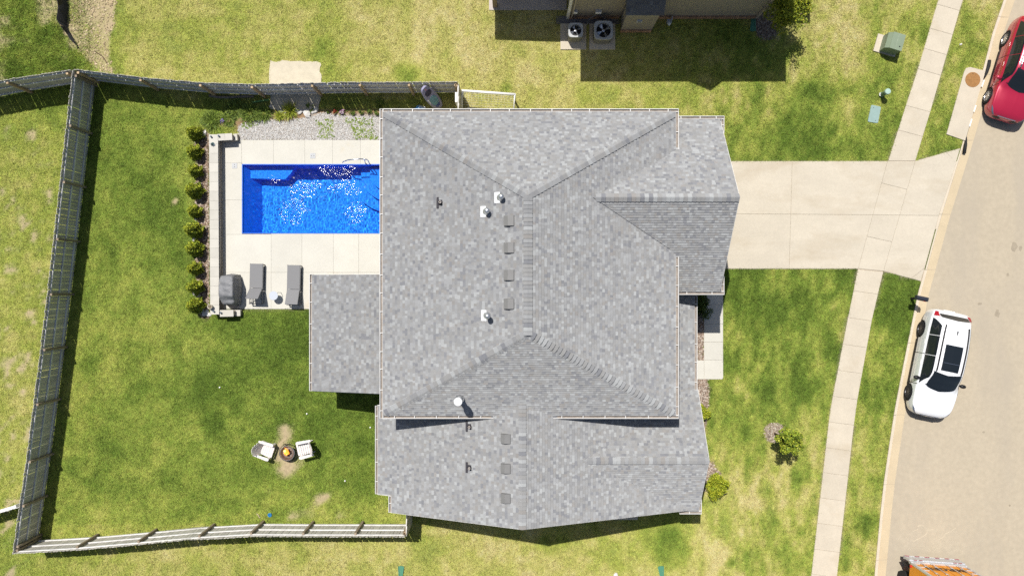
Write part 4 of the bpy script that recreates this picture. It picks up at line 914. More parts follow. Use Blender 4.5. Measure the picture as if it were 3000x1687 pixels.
for i, (px, py, n_, l_, s_, lb) in enumerate(((733, 332, 420, .5, .3, 'tall green weeds under the short green pipe'), (772, 334, 340, .45, .25, 'green weeds between the pipe and the white rocks'), (690, 318, 300, .35, .3, 'low weeds left of the tall weed patch'), (620, 355, 300, .35, .35, 'scruffy weeds above the top of the seat wall'), (672, 350, 260, .3, .25, 'weeds with small purple flowers above the top wall return'), (908, 318, 60, .3, .12, 'thin weed at the edge of the fence shadow'), (1115, 306, 70, .35, .1, 'leafy weed in the fence shadow near the gutter'), (1000, 318, 80, .25, .3, 'sparse weeds above the pink flowers'))):
    tuft('weed_clump', lb, 'weeds', px, py, n_, l_, GG, s_, 10 + i, 'weeds along the top fence')
for px, py, r, lb in ((960.6, 330, .06, 'tiny round green plant left of the red flowers'), (1033, 331, .13, 'round green plant right of the pink flowers'), (1058, 330, .14, 'second round green plant right of the pink flowers'), (1084, 330.5, .15, 'third round green plant right of the pink flowers'), (1105, 333, .13, 'green plant half hidden by the house gutter')):
    plant('bed_plant', lb, 'plant', (*at(px, py), 0), 260, clumpy(r, r, r * .8, r * .8, 9, r * .5, int(px)), .05, [(.10, .16, .025), (.07, .12, .02), (.16, .22, .04)], None, 'small plants in the soil bed', int(px))
plant('red_flowers', 'red flowering plant in the soil bed', 'flowers', (*at(982, 331), 0), 200, clumpy(.09, .09, .1, .12, 7, .05, 9), .05, [(.45, .02, .02), (.35, .03, .03), (.08, .12, .03)], None, 'flowers in the soil bed', 9)
plant('pink_flowers', 'pink and white flowering plant in the soil bed', 'flowers', (*at(1003, 330), 0), 300, clumpy(.14, .12, .1, .14, 9, .06, 10), .05, [(.62, .28, .5), (.55, .35, .55), (.7, .6, .65), (.08, .12, .03)], None, 'flowers in the soil bed', 10)
plant('purple_flowers', 'tiny purple flowers beside the top seat wall return', 'flowers', (*at(656, 358), 0), 70, clumpy(.1, .1, .06, .22, 5, .05, 12), .045, [(.2, .12, .5), (.25, .15, .55)], None, 'flowers in the soil bed', 12)
# rocks
M_rock = mat('limestone', (.58, .56, .53), .9, var=.15, scale=5, rnd=.1)
rk = [(823, 325, .13, 'white edging rock left of the large grass clump'), (838, 328, .12, 'white edging rock behind the small grass clump'), (868, 324, .12, 'small white edging rock right of the large grass clump'), (880, 328, .13, 'white edging rock next to the boulder'), (901, 333, .2, 'largest grey boulder at the edge of the gravel'), (917, 330, .1, 'small white rock right of the boulder'), (926, 322, .14, 'tilted grey rock at the lower right corner of the sandy pad'), (795, 315, .1, 'grey rock at the lower left corner of the sandy pad'), (598, 394, .17, 'white rock at the top end of the seat wall'), (592, 908, .12, 'grey stone at the foot of the last evergreen'), (600, 918, .12, 'bluish white stone at the bottom end of the seat wall'), (607, 914, .12, 'white stone against the bottom end of the seat wall'), (612, 921, .12, 'pale stone under the bottom end of the seat wall'), (572, 856, .16, 'pale stone between the eighth and ninth evergreens'), (584, 866, .1, 'small pale stone between the ninth and tenth evergreens'), (570, 702, .1, 'grey stone beside the sixth evergreen'), (574, 646, .1, 'pale stone beside the fifth evergreen'), (2814, 131, .06, 'small stones in a hole in the strip lawn'), (1803, 1686, .14, 'grey stone cap cut by the bottom edge')]
for i, (px, py, r, lb) in enumerate(rk):
    b = MB(); b.blob((0, 0, r * .3), (r * 1.1, r * .8, r * .55), i, .22, 6, 9); b.build('rock', M_rock, None, loc=(*at(px, py), 0), rz=i * 1.3, label=lb, cat='rock', group='loose rocks around the yard')

# ------------------------------------------------------------------ things by the top fence
a = Vector((*at(741, 301.5), .08)); c = Vector((*at(791, 294.5), .12)); d = c - a
b = MB(); b.bar((0, 0, 0), d, .07, .06); b.build('green_downspout', mat('green_plastic', (.10, .24, .08), .5), None, loc=a, label='short green plastic pipe lying in the weeds', cat='pipe')
b = MB(); p0 = Vector((*at(614, 281), .06)); b.tube([Vector((*at(x, y), .06)) - p0 for x, y in ((614, 281), (640, 286), (680, 286), (715, 284), (745, 284))], .06, 9); b.build('log', mat('grey_log', (.2, .17, .145), .9, var=.3, scale=10), None, smooth=True, loc=p0, label='grey log lying in the shadow of the top fence', cat='log')
# paddle board leaning on the fence
top = Vector((*at(1238, 255, 1.72), 1.72)); bot = Vector((*at(1287, 314, .04), .04)); ax = (top - bot); L = ax.length; ax.normalize()
t = thing('paddle_board', 'lavender paddle board with teal deck leaning on the top fence', 'paddle board', bot)
sd = ax.cross(Vector((0, 0, 1))).normalized(); nr_ = sd.cross(ax).normalized(); nr_ = nr_ if nr_.z > 0 else -nr_
Mb = Matrix((ax, sd, nr_)).transposed().to_4x4(); Mb.translation = bot; t.matrix_world = Mb
def outline(L, w, n=28, x0=0., flat=1.): return [(x0 + L * (.5 - .5 * math.cos(math.pi * i / n)), w * math.sin(math.pi * i / n) ** .6) for i in range(n + 1)]
def lens(L, w, x0, z0, z1, n=20):
    o = outline(L, w, n, x0); P2 = o + [(x, -y) for x, y in reversed(o[1:-1])]; k = MB(); k.prism(P2, z0, z1); return k
lens(L, .28, 0, 0, .10).build('hull', mat('board_lavender', (.30, .29, .42), .4), t)
lens(L * .20, .17, L * .66, .09, .108).build('seat_well', mat('board_dark', (.05, .045, .09), .5), t)
lens(L * .36, .19, L * .22, .09, .112).build('deck_pad', mat('board_teal', (.17, .33, .40), .5), t)
lens(L * .10, .12, L * .12, .09, .112).build('tail_patch', mat('board_navy', (.06, .09, .28), .5), t)
k = MB(); k.box((L * .9, 0, .105), (.05, .04, .012)); k.build('red_mark', mat('red_print', (.4, .06, .05), .5), t)
k = MB(); k.box((L * .5, -.22, .105), (.3, .05, .012)); k.build('white_print', M_white, t)
# blue and white bag under the gutter
b = MB(); b.blob((0, 0, .1), (.26, .14, .11), 5, .3, 7, 12); o = b.build('plastic_bag', mat('blue_bag', (.06, .34, .66), .5, stain=((.75, .77, .8), 4., .5, .56)), None, loc=(*at(1231, 321), 0), label='crumpled blue and white plastic bag beside the house gutter', cat='bag')
# soccer goal
GZt = 1.2; c0 = Vector((*at(1354, 266, GZt), 0)); c1 = Vector((*at(1508, 277, GZt), 0)); dd = (c1 - c0); Lg = dd.length; ang = math.atan2(dd.y, dd.x)
t = thing('soccer_goal', 'white framed soccer goal with net behind the house', 'goal', c0, ang)
k = MB(); k.tube([(0, 0, GZt), (Lg, 0, GZt)], .055, 10); k.build('crossbar', M_white, t, smooth=True)
for x in (0, Lg):
    k = MB(); k.tube([(x, 0, 0), (x, 0, GZt)], .05, 10); k.build('post', M_white, t, smooth=True)
    k = MB(); k.tube([(x, 0, GZt), (x, -.30, GZt - .1), (x, -.95, .04)], .028, 8); k.build('side_bar', M_white, t, smooth=True)
k = MB(); k.tube([(0, -.95, .03), (Lg, -.95, .03)], .028, 8); k.build('ground_bar', M_white, t)
k = MB()
for i in range(17): x = Lg * i / 16; k.tube([(x, 0, GZt), (x, -.30, GZt - .1), (x, -.95, .04)], .0035, 3, cap=False)
for j in range(1, 11):
    f_ = j / 11; y = -.95 * f_; z = GZt - .1 * min(1, f_ / .32) - max(0, (f_ - .32) / .68) * (GZt - .14); k.tube([(0, y, z), (Lg, y, z)], .0035, 3, cap=False)
for x in (0, Lg):
    for j in range(8): z = .1 + j * .13; k.tube([(x, 0, z), (x, -.95 * (1 - z / GZt) - .05, z)], .0035, 3, cap=False)
k.build('net', mat('net_grey', (.55, .55, .55), .7), t)

# ------------------------------------------------------------------ patio furniture
M_sling = mat('grey_sling', (.20, .20, .205), .8, fine=.08, scale=20)
M_frame = mat('grey_frame', (.15, .15, .155), .4, metal=.3)
def lounger(label, x, y0, y1, back, z=.34):
    w_ = .60; Ln = y0 - y1; hinge = .605 * Ln; t = thing('sun_lounger', label, 'sun lounger', (x, y0, 0), R(-1.2), 'loungers by the pool')
    for s in (-1, 1): k = MB(); k.bar((s * (w_ / 2 - .02), 0, z - .03), (s * (w_ / 2 - .02), -Ln, z - .03), .035, .05); k.build('side_rail', M_frame, t)
    for yy_ in (0.02, -Ln + .02): k = MB(); k.bar((-w_ / 2, -abs(yy_) if yy_ < 0 else -.02, z - .03), (w_ / 2, -abs(yy_) if yy_ < 0 else -.02, z - .03), .04, .05); k.build('end_rail', M_frame, t)
    for s in (-1, 1):
        for yy_ in (-.04, -Ln + .06): k = MB(); k.box((s * (w_ / 2 - .02), yy_, z / 2), (.035, .05, z)); k.build('leg', M_frame, t)
    for s in (-1, 1): k = MB(); k.bar((s * (w_ / 2 - .02), -.04, .03), (s * (w_ / 2 - .02), -Ln + .06, .03), .03, .03); k.build('base_bar', M_frame, t)
    for yy_ in (-.35, -.75, -hinge - .05): k = MB(); k.bar((-w_ / 2 + .02, yy_, z - .06), (w_ / 2 - .02, yy_, z - .06), .025, .025); k.build('crossbar', M_frame, t)
    k = MB(); k.box((0, -hinge / 2, z + .004), (w_ - .05, hinge - .02, .012)); k.build('sling', M_sling, t)
    bl = Ln - hinge + .02; k = MB(); k.bar((0, -hinge - .01, z + .012), (0, -hinge - .01 - bl * math.cos(back), z + .012 + bl * math.sin(back)), w_ - .06, .014); bo = k.build('backrest', M_sling, t)
    for s in (-1, 1): k = MB(); k.bar((s * (w_ / 2 - .03), -hinge - .01, z), (s * (w_ / 2 - .03), -hinge - .01 - bl * math.cos(back), z + bl * math.sin(back)), .028, .028); k.build('back_tube', M_frame, bo)
    k = MB(); k.bar((-w_ / 2 + .05, -hinge - bl * .55 * math.cos(back), z + bl * .55 * math.sin(back) - .02), (-w_ / 2 + .05, -Ln + .2, z - .03), .02, .02); k.bar((w_ / 2 - .05, -hinge - bl * .55 * math.cos(back), z + bl * .55 * math.sin(back) - .02), (w_ / 2 - .05, -Ln + .2, z - .03), .02, .02); k.build('back_support', M_frame, t)
x1 = at(751.5, 0, .34)[0]; x2 = at(861, 0, .34)[0]
lounger('grey sling lounger beside the covered grill, backrest raised steeply', x1, at(0, 772.5, .34)[1], at(0, 891, .34)[1], R(52))
lounger('grey sling lounger nearer the porch roof, backrest raised slightly', x2, at(0, 776.5, .34)[1], at(0, 894, .34)[1], R(26))
t = thing('side_table', 'small round grey side table between the two loungers', 'table', (*at(801, 866, .5), 0)); k = MB(); k.lathe([(0, .485), (.2, .485), (.205, .495), (.2, .505), (0, .505)], n=32); k.build('table_top', mat('table_blue_grey', (.44, .47, .53), .5), t)
k = MB(); k.tube([(.05, .08, .48), (.2, .14, .48), (.21, .14, .02), (.30, -.1, .02), (.1, -.16, .02)], .011, 8); k.build('frame', M_frame, t); k = MB(); k.lathe([(0, .01), (.15, .01), (.15, .02), (0, .025)], n=20); k.build('base', M_frame, t)
# covered grill: draped cover with folds, lower side shelf at one end
gx0, gx1, gy0, gy1 = -13.1, -12.36, -.80, .62; cx_, cy_ = (gx0 + gx1) / 2, (gy0 + gy1) / 2
t = thing('covered_grill', 'barbecue grill under a dark grey cover at the patio corner', 'grill', (cx_, cy_, 0))
def drape(hx_, hy_, hz, seed, nseg=96, levels=14):
    rr = np.random.default_rng(seed); ph = rr.uniform(0, 6.28, 6); V = []; Fs = []
    def top_z(x, y):                                       # hood ridge toward the patio side, lower shelf at the south end
        sh = 1 / (1 + math.exp((y + hy_ * .52) * 22)); crease = .012 * math.sin(14 * x + 5 * y) + .010 * math.sin(23 * y + 6 * x + ph[4])
        return hz - .26 * sh + .05 * x / hx_ * (1 - sh) - .06 * max(0, (y / hy_ - .55)) * 2 + crease
    for j in range(levels + 1):
        f_ = j / levels; sh = 1 - .10 * f_ - (.10 * ((f_ - .86) / .14) ** 2 if f_ > .86 else 0)
        for i in range(nseg):
            a_ = 2 * math.pi * i / nseg; c_, s_ = math.cos(a_), math.sin(a_); e = .40
            x = hx_ * math.copysign(abs(c_) ** e, c_); y = hy_ * math.copysign(abs(s_) ** e, s_)
            fold = 1 + .045 * (1 - f_) * math.sin(13 * a_ + ph[0]) + .03 * (1 - f_ * .7) * math.sin(23 * a_ + ph[1] + 2 * f_) + .012 * math.sin(5 * a_ + 6 * f_ + ph[2])
            X, Y_ = x * sh * fold, y * sh * fold; tz = top_z(X, Y_); z = tz * min(1, f_ / .97) if f_ < .97 else tz
            V.append((X, Y_, z))
    for j in range(levels):
        for i in range(nseg): Fs.append((j * nseg + i, j * nseg + (i + 1) % nseg, (j + 1) * nseg + (i + 1) % nseg, (j + 1) * nseg + i))
    top_ = levels * nseg; rings = 16
    for q in range(1, rings + 1):
        k_ = 1 - q / rings
        for i in range(nseg): v0 = V[top_ + i]; X, Y_ = v0[0] * k_, v0[1] * k_; V.append((X, Y_, top_z(X, Y_) + .012 * (1 - k_)))
        o0 = top_ + (q - 1) * nseg; o1 = top_ + q * nseg
        for i in range(nseg): Fs.append((o0 + i, o0 + (i + 1) % nseg, o1 + (i + 1) % nseg, o1 + i))
    k = MB(); k.add(V, Fs); return k
M_cover = mat('grill_cover', (.185, .188, .195), .55, var=.2, scale=3, stain=((.36, .34, .30), 2.4, .62, .72), bump=.9, bscale=11)
drape(.38, .71, 1.12, 3).build('cover', M_cover, t, smooth=True)
k = MB(); k.box((0, .1, .3), (.5, .9, .6)); k.build('cart', M_iron if 'M_iron' in globals() else M_black, t)

# ------------------------------------------------------------------ fire pit and garden chairs
fp = Vector((*at(844, 1325, .25), 0)); t = thing('fire_pit', 'round dark metal fire pit with burning logs', 'fire pit', fp)
M_iron = mat('iron', (.03, .03, .034), .5, metal=.5)
k = MB(); k.lathe([(.0, .16), (.16, .18), (.27, .28), (.31, .40), (.325, .40), (.29, .28), (.17, .16), (0, .14)], n=32); k.build('bowl', mat('rusty_bowl', (.10, .065, .05), .7, var=.4, scale=9), t, smooth=True)
def ringm(r, z, rt=.011): k = MB(); k.tube([(r * math.cos(a_), r * math.sin(a_), z) for a_ in np.linspace(0, 2 * math.pi, 33)], rt, 6, cap=False); return k
ringm(.325, .405, .014).build('rim', mat('rim_steel', (.3, .32, .34), .35, metal=.8), t); ringm(.34, .05).build('lower_ring', M_iron, t); ringm(.40, .25).build('outer_ring', M_iron, t)
for i in range(4): a_ = .5 + i * math.pi / 2; k = MB(); k.tube([(.31 * math.cos(a_), .31 * math.sin(a_), .38), (.42 * math.cos(a_), .42 * math.sin(a_), .25), (.40 * math.cos(a_), .40 * math.sin(a_), 0)], .012, 6); k.build('leg', M_iron, t)
k = MB(); k.lathe([(.25, .25), (.1, .27), (0, .28)], n=20); k.build('ash', mat('ash', (.20, .155, .13), .95, var=.6, scale=14), t)
for i in range(5): a_ = i * 1.25; k = MB(); k.tube([(.17 * math.cos(a_), .17 * math.sin(a_), .29), (-.12 * math.cos(a_ + .4), -.12 * math.sin(a_ + .4), .36)], .032, 8); k.build('firewood', mat('charred_wood', (.06, .045, .035), .9, var=.5, scale=12), t)
def flame(x, y, h, r, m, seed):
    rr = random.Random(seed); k = MB(); pts = []; rs = []
    for i in range(7): f_ = i / 6; pts.append((x + .12 * f_ * rr.uniform(-.6, .5), y + h * .45 * f_ ** 1.3 + rr.uniform(-.02, .02), .31 + h * f_ * .8)); rs.append(max(.004, r * math.sin(math.pi * (f_ * .8 + .2)) * rr.uniform(.7, 1.2)))
    k.tube(pts, rs, 8); k.build('flame', m, t, smooth=True)
mf1 = mat('flame_yellow', (1, .6, .1), .5, emit=(1, .66, .16), estr=2.6); mf2 = mat('flame_orange', (1, .35, .05), .5, emit=(1, .27, .03), estr=1.8)
for i in range(9): flame(random.uniform(-.09, .09), random.uniform(-.13, .06), random.uniform(.25, .5), random.uniform(.035, .065), mf1 if i % 3 else mf2, i)
flame(.03, .05, .7, .045, mf2, 33)
M_chair = mat('chair_plastic', (.66, .62, .60), .5, var=.05, scale=4)
def adirondack(label, loc, rz, group='garden chairs by the fire pit'):
    t = thing('garden_chair', label, 'chair', loc, rz, group)   # local +x is forward
    for i in range(6):
        x = .30 - i * .093; k = MB(); k.box((x, 0, .36 - .012 * i), (.082, .50, .02), mx=Matrix.Rotation(.13, 3, 'Y')); k.build('seat_slat', M_chair, t)
    for i in range(7):
        f_ = (i - 3) / 3; y = f_ * .235; hgt = .66 - .13 * f_ * f_; k = MB(); k.bar((-.22 + .05 * f_ * f_, y * .9, .28), (-.22 - .25 + .10 * f_ * f_, y * 1.15, .28 + hgt), .075, .02); k.build('back_slat', M_chair, t)
    k = MB(); k.bar((-.37, -.27, .66), (-.37, .27, .66), .03, .05); k.build('back_rail', M_chair, t)
    for s in (-1, 1):
        k = MB(); pts = [(-.40, s * .29), (-.38, s * .37), (.20, s * .41), (.28, s * .39), (.30, s * .33), (.27, s * .27), (-.30, s * .27)]; k.prism(pts, .52, .55); k.build('arm', M_chair, t)
        k = MB(); k.bar((.24, s * .32, 0), (.24, s * .33, .52), .09, .03); k.build('front_leg', M_chair, t)
        k = MB(); k.bar((.30, s * .27, .33), (-.34, s * .27, .05), .025, .11); k.build('rear_leg', M_chair, t)
    k = MB(); k.box((.335, 0, .33), (.02, .5, .08)); k.build('front_rail', M_chair, t); return t
adirondack('white slatted garden chair left of the fire pit', (*at(779, 1318, .35), 0), R(-18))
adirondack('white slatted garden chair right of the fire pit', (*at(893, 1314, .35), 0), R(193))

# small litter on the back lawn
for i, (px, py, lb) in enumerate(((645, 1134, 'white ball in the dark clover patch of the back lawn'), (900, 1211, 'white ball above the fire pit'), (1085.5, 1251, 'white ball below the porch roof shadow'), (1011.5, 1407, 'white ball on the lawn right of the chairs'))):
    b = MB(); b.blob((0, 0, .04), (.038, .038, .038), i, .0, 8, 12); b.build('ball', M_white, None, smooth=True, loc=(*at(px, py), .02), label=lb, cat='ball', group='white balls on the back lawn')
t = thing('toy_disc', 'small blue toy disc near the bottom fence', 'toy', (*at(791, 1507), .05)); ringm(.075, .0, .018).build('ring', mat('toy_blue', (.02, .2, .5), .4), t)
for i in range(3): k = MB(); a_ = i * math.pi / 3; k.bar((-.07 * math.cos(a_), -.07 * math.sin(a_), 0), (.07 * math.cos(a_), .07 * math.sin(a_), 0), .02, .01); k.build('spoke', mat('toy_blue', (.02, .2, .5), .4), t)
k = MB(); p0 = Vector((*at(752, 1503), .03)); k.tube([Vector((*at(x, y), .03)) - p0 for x, y in ((752, 1503), (757, 1507), (760, 1513), (763, 1516))], .02, 6); k.build('stick', mat('dry_stick', (.42, .34, .25), .9), None, loc=p0, label='pale curved stick near the bottom fence', cat='stick', group='loose sticks')
k = MB(); p0 = Vector((*at(278, 152), .03)); k.tube([Vector((*at(x, y), .03)) - p0 for x, y in ((278, 152), (292, 160), (303, 168), (315, 188))], .018, 6); k.build('stick', mat('dark_stick', (.09, .05, .04), .9), None, loc=p0, label='dark bent stick on the bare dirt at top left', cat='stick', group='loose sticks')
# silt fence, sagging black fabric
base = [(200, -60), (199, 0), (201, 40), (196, 72), (203, 92), (213, 110), (222, 124), (228, 136), (233, 146)]; hs = [.75, .75, .72, .68, .42, .3, .3, .18, .03]
P0 = Vector((*at(199, 0), 0)); k = MB(); V = []
for j, ((px, py), h_) in enumerate(zip(base, hs)):
    q = Vector((*at(px, py), 0)) - P0; wob = .05 * math.sin(j * 2.1); V += [q, q + Vector((-.04 + wob, 0, h_ * .5)), q + Vector((-.10 - wob * .5 + (.12 if h_ < .3 else 0), .02, h_)), q + Vector((-.10 - wob * .5 + (.14 if h_ < .3 else .012), .02, h_ * .98)), q + Vector((.02, 0, .0))]
n = len(base); k.add(V, [(i * 5 + j, (i + 1) * 5 + j, (i + 1) * 5 + j + 1, i * 5 + j + 1) for i in range(n - 1) for j in range(4)])
sf = k.build('silt_fence', mat('black_fabric', (.03, .03, .034), .75, bump=.4, bscale=20), None, smooth=True, loc=P0, label='sagging black silt fence at top left dirt strip', cat='silt fence')
for px, py in ((200, -30), (199, 30), (202, 85)): s = MB(); q = Vector((*at(px, py), 0)) - P0; s.bar(q + Vector((-.06, 0, 0)), q + Vector((-.11, 0, .5)), .03, .03); s.build('stake', M_post, sf)
# ------------------------------------------------------------------ street furniture and utilities
M_ugreen = mat('utility_green', (.20, .25, .175), .5, var=.06, scale=4)
b = MB(); tp = Vector((*at(2600, 136), 0)); t = thing('transformer_box', 'green metal transformer box on a pale pad in the lawn', 'transformer', tp, R(-16))
k = MB(); k.box((-.08, 0, .03), (1.02, .82, .1)); k.build('pad', M_conc, t)
k = MB(); V = [(-.34, -.36, .07), (.36, -.36, .07), (.36, .36, .07), (-.34, .36, .07), (-.34, -.36, .62), (-.18, -.36, .78), (.36, -.36, .76), (.36, .36, .76), (-.18, .36, .78), (-.34, .36, .62)]
k.add(V, [(0, 1, 6, 5, 4), (3, 9, 8, 7, 2), (1, 2, 7, 6), (0, 4, 9, 3), (4, 5, 8, 9)]); k.build('cabinet', M_ugreen, t)
k = MB(); k.add([(-.19, -.375, .785), (.375, -.375, .765), (.375, .375, .765), (-.19, .375, .785), (-.19, -.375, .8), (.375, -.375, .78), (.375, .375, .78), (-.19, .375, .8)], [(4, 5, 6, 7), (0, 1, 5, 4), (1, 2, 6, 5), (2, 3, 7, 6), (3, 0, 4, 7)]); lo = k.build('lid', M_ugreen, t)
k = MB(); k.box((.07, 0, .795), (.008, .74, .004)); k.build('seam', mat('seam', (.33, .37, .3), .6), lo); k = MB(); k.box((.24, -.2, .784), (.06, .05, .012)); k.build('lock', M_black, lo)
t = thing('utility_pedestal', 'green cylindrical utility pedestal with pale cap in the lawn', 'pedestal', (*at(2581, 279), 0)); k = MB(); k.lathe([(.12, 0), (.12, .1), (.1, .12), (.1, .58), (.125, .58)], n=20); k.build('post', mat('pedestal_green', (.13, .20, .13), .5), t, smooth=False)
k = MB(); k.lathe([(.13, .57), (.135, .68), (.12, .71), (0, .72)], n=22); k.build('cap', mat('pedestal_cap', (.34, .47, .40), .45), t); k = MB(); k.box((-.1, .0, .12), (.05, .14, .03)); k.build('tag', M_white, t)
q = [Vector((*p, 0)) for p in pxpoly([(2551.5, 308), (2580, 314), (2570.7, 362), (2541, 357.4)])]; c = sum(q, Vector()) / 4; k = MB(); ql = [tuple((p - c)[:2]) for p in q]
pts = []
for i in range(4):
    p, a_, n_ = Vector(ql[i]), Vector(ql[i - 1]), Vector(ql[(i + 1) % 4]); pts += [tuple(p + (a_ - p).normalized() * .05), tuple(p + ((a_ - p).normalized() + (n_ - p).normalized()) * .016), tuple(p + (n_ - p).normalized() * .05)]
t = thing('utility_vault', 'flat grey green utility vault lid in the lawn', 'lid', (c.x, c.y, 0)); k.prism(pts, -.05, .045); k.build('lid', mat('vault_lid', (.24, .34, .32), .7, var=.07, scale=6), t)
for s in (-1, 1): h = MB(); h.lathe([(.018, .045), (.018, .05), (0, .05)], (s * .04, s * -.30, 0), 8); h.build('bolt', M_black, t)
k = MB(); k.lathe([(.0, .062), (.30, .062), (.31, .066), (.33, .066), (.345, .06), (.345, .02)], n=40); t = k.build('manhole_cover', mat('rusty_iron', (.30, .155, .055), .8, var=.15, scale=6, bump=.5, bscale=40), None, loc=(*at(2847.8, 235), 0), label='round rusty manhole cover in the storm inlet slab', cat='manhole cover')
h = MB(); h.lathe([(.02, .07), (0, .071)], (0, .27, 0), 8); h.build('pick_hole', M_black, t)
for q_ in range(6):
    a_ = q_ * math.pi / 3; h = MB(); h.bar((.06 * math.cos(a_), .06 * math.sin(a_), .064), (.26 * math.cos(a_), .26 * math.sin(a_), .064), .02, .008); h.build('rib', mat('rusty_iron', (.30, .155, .055)), t)
# inlet opening bars under the slab edge
k = MB(); k.bar((*at(2882, 214), -.005), (*at(2827, 411), -.005), .03, .08); k.build('opening', M_black, st)
for (xa, ya), (xb, yb) in (((2881, 236), (2874, 256)), ((2857, 310), (2851, 329)), ((2845, 350), (2838, 372))):
    k = MB(); k.bar((*at(xa, ya), .035), (*at(xb, yb), .035), .05, .07); k.build('white_bar', M_white, st)
def sock(pts, r, label):
    p0 = Vector((*at(*pts[0]), 0)); k = MB(); k.tube([Vector((*at(x, y), .05)) - p0 for x, y in pts], r, 10); k.build('inlet_sock', M_rubber, None, smooth=True, loc=p0, label=label, cat='filter sock', group='black filter socks at the storm inlet')
sock([(2897, 178), (2894, 195), (2888, 215), (2881, 232)], [.075, .085, .07, .02], 'black filter sock at the upper end of the storm inlet')
sock([(2830, 402), (2827, 425), (2823, 450)], [.02, .07, .075], 'black filter sock at the lower end of the storm inlet')
# mailbox
t = thing('mailbox', 'black mailbox on an arm post at the kerb', 'mailbox', (18.28, -.48, 0), R(-12)); k = MB(); k.box((0, 0, .5), (.09, .09, 1.0)); k.build('post', M_black, t); k = MB(); k.box((-.05, 0, .96), (.5, .08, .07)); k.build('arm', M_black, t)
k = MB(); n = 10; V = []
for x in (-.34, .18):
    V += [(x, -.1, 1.0), (x, .1, 1.0)] + [(x, .1 * math.cos(a_), 1.12 + .1 * math.sin(a_)) for a_ in np.linspace(0, math.pi, n)]
m_ = n + 2; k.add(V, [tuple(range(m_)), tuple(range(2 * m_ - 1, m_ - 1, -1))] + [(i, m_ + i, m_ + (i + 1) % m_, (i + 1) % m_) for i in range(m_)]); bo = k.build('box', mat('mailbox_black', (.03, .033, .045), .35), t); k = MB(); k.box((.19, 0, 1.1), (.012, .17, .17)); k.build('door', M_black, bo); k = MB(); k.box((.05, -.11, 1.13), (.1, .012, .03)); k.build('flag', mat('flag_red', (.35, .03, .03), .5), bo)
# green splash blocks
def splash(label, px, py, rz, ln=.62, w0=.12, w1=.26):
    t = thing('splash_block', label, 'splash block', (*at(px, py), 0), rz, 'green splash blocks'); k = MB(); k.prism([(0, -w0 / 2), (0, w0 / 2), (ln, w1 / 2), (ln + .03, 0), (ln, -w1 / 2)], 0, .05); k.build('tray', mat('splash_green', (.07, .22, .14), .5), t)
    for s in (-1, 1): k = MB(); k.bar((0, s * w0 / 2, .06), (ln, s * w1 / 2, .06), .02, .06); k.build('side', mat('splash_green2', (.09, .26, .17), .5), t)
splash("green splash block at the neighbour's wall corner", 2206, 55, R(-92), .58, .15, .25); splash('green splash block at bottom edge, left of the house ridge', 1174, 1697, R(88)); splash('green splash block at bottom edge, right of the house ridge', 1940, 1697, R(97))
k = MB(); k.box((0, 0, .05), (1.1, .5, .1)); k.build('window_well_slab', M_conc, None, loc=(*at(1832, 1504), 0), label='small concrete slab under the bottom eave', cat='concrete slab')

# ------------------------------------------------------------------ neighbour house at the top edge
M_sid = mat('tan_siding', (.30, .265, .21), .7, var=.05, scale=4, rnd=.04); M_brick = mat('tan_brick', (.36, .22, .14), .85, var=.15, scale=9, rnd=.25)
nh = thing('neighbour_house', "tan sided neighbour's house at the top edge", 'house', (2.55, 12.38, 0)); O = Vector((2.55, 12.38, 0))
def N_(x, y, z): return Vector((x, y, z)) - O
k = MB(); k.prism([tuple(N_(x, y, 0)[:2]) for x, y in ((2.58, 12.42), (11.14, 12.42), (11.14, 22), (2.58, 22))], -.1, 6.0); k.prism([tuple(N_(x, y, 0)[:2]) for x, y in ((11.15, 15.1), (11.9, 15.1), (11.9, 22), (11.15, 22))], -.1, 6.0); k.prism([tuple(N_(x, y, 0)[:2]) for x, y in ((4.98, 11.80), (6.34, 11.80), (6.34, 12.41), (4.98, 12.41))], -.1, 2.6); wo = k.build('wall', M_sid, nh)
z = .28; i = 0
while z < 6.0:
    for (x0, x1, y, zl) in ((2.55, 4.95, 12.40, 6), (6.37, 11.17, 12.40, 6), (4.95, 6.37, 12.40, 6), (4.95, 6.37, 11.77, 2.55)):
        if z > zl - .1 or (x0 == 4.95 and y > 12 and z < 2.9): continue
        k = MB(); a = N_(x0, y, z); b_ = N_(x1, y, z); k.add([a + Vector((0, -.025, 0)), b_ + Vector((0, -.025, 0)), b_ + Vector((0, -.008, .2)), a + Vector((0, -.008, .2)), a + Vector((0, .02, 0)), b_ + Vector((0, .02, 0))], [(0, 1, 2, 3), (0, 4, 5, 1)]); k.build('siding_board', M_sid, wo)
    z += .19; i += 1
bm = None
for (x0, x1, y) in ((2.6, 4.95, 12.36), (6.37, 11.17, 12.36), (4.95, 6.37, 11.74)):
    x = x0 + .05
    while x < x1 - .03:
        if bm is None: k = MB(); k.box((0, 0, 0), (.088, .11, .26)); bm = k.mesh('brick', M_brick)
        link('brick', bm, wo, N_(x, y, .13)); x += .1
for (x, y, h_) in ((11.17, 12.36, 6.0), (2.55, 12.36, 6.0)): k = MB(); k.box(N_(x, y, h_ / 2), (.12, .12, h_)); k.build('corner_board', M_trim if x < 5 else mat('corner_tan', (.33, .29, .24), .6), nh)
k = MB(); k.tube([N_(2.78, 12.28, 6.0), N_(2.72, 12.28, .3)], .04, 8); k.build('downspout', mat('downspout_tan', (.36, .31, .25), .5), nh)
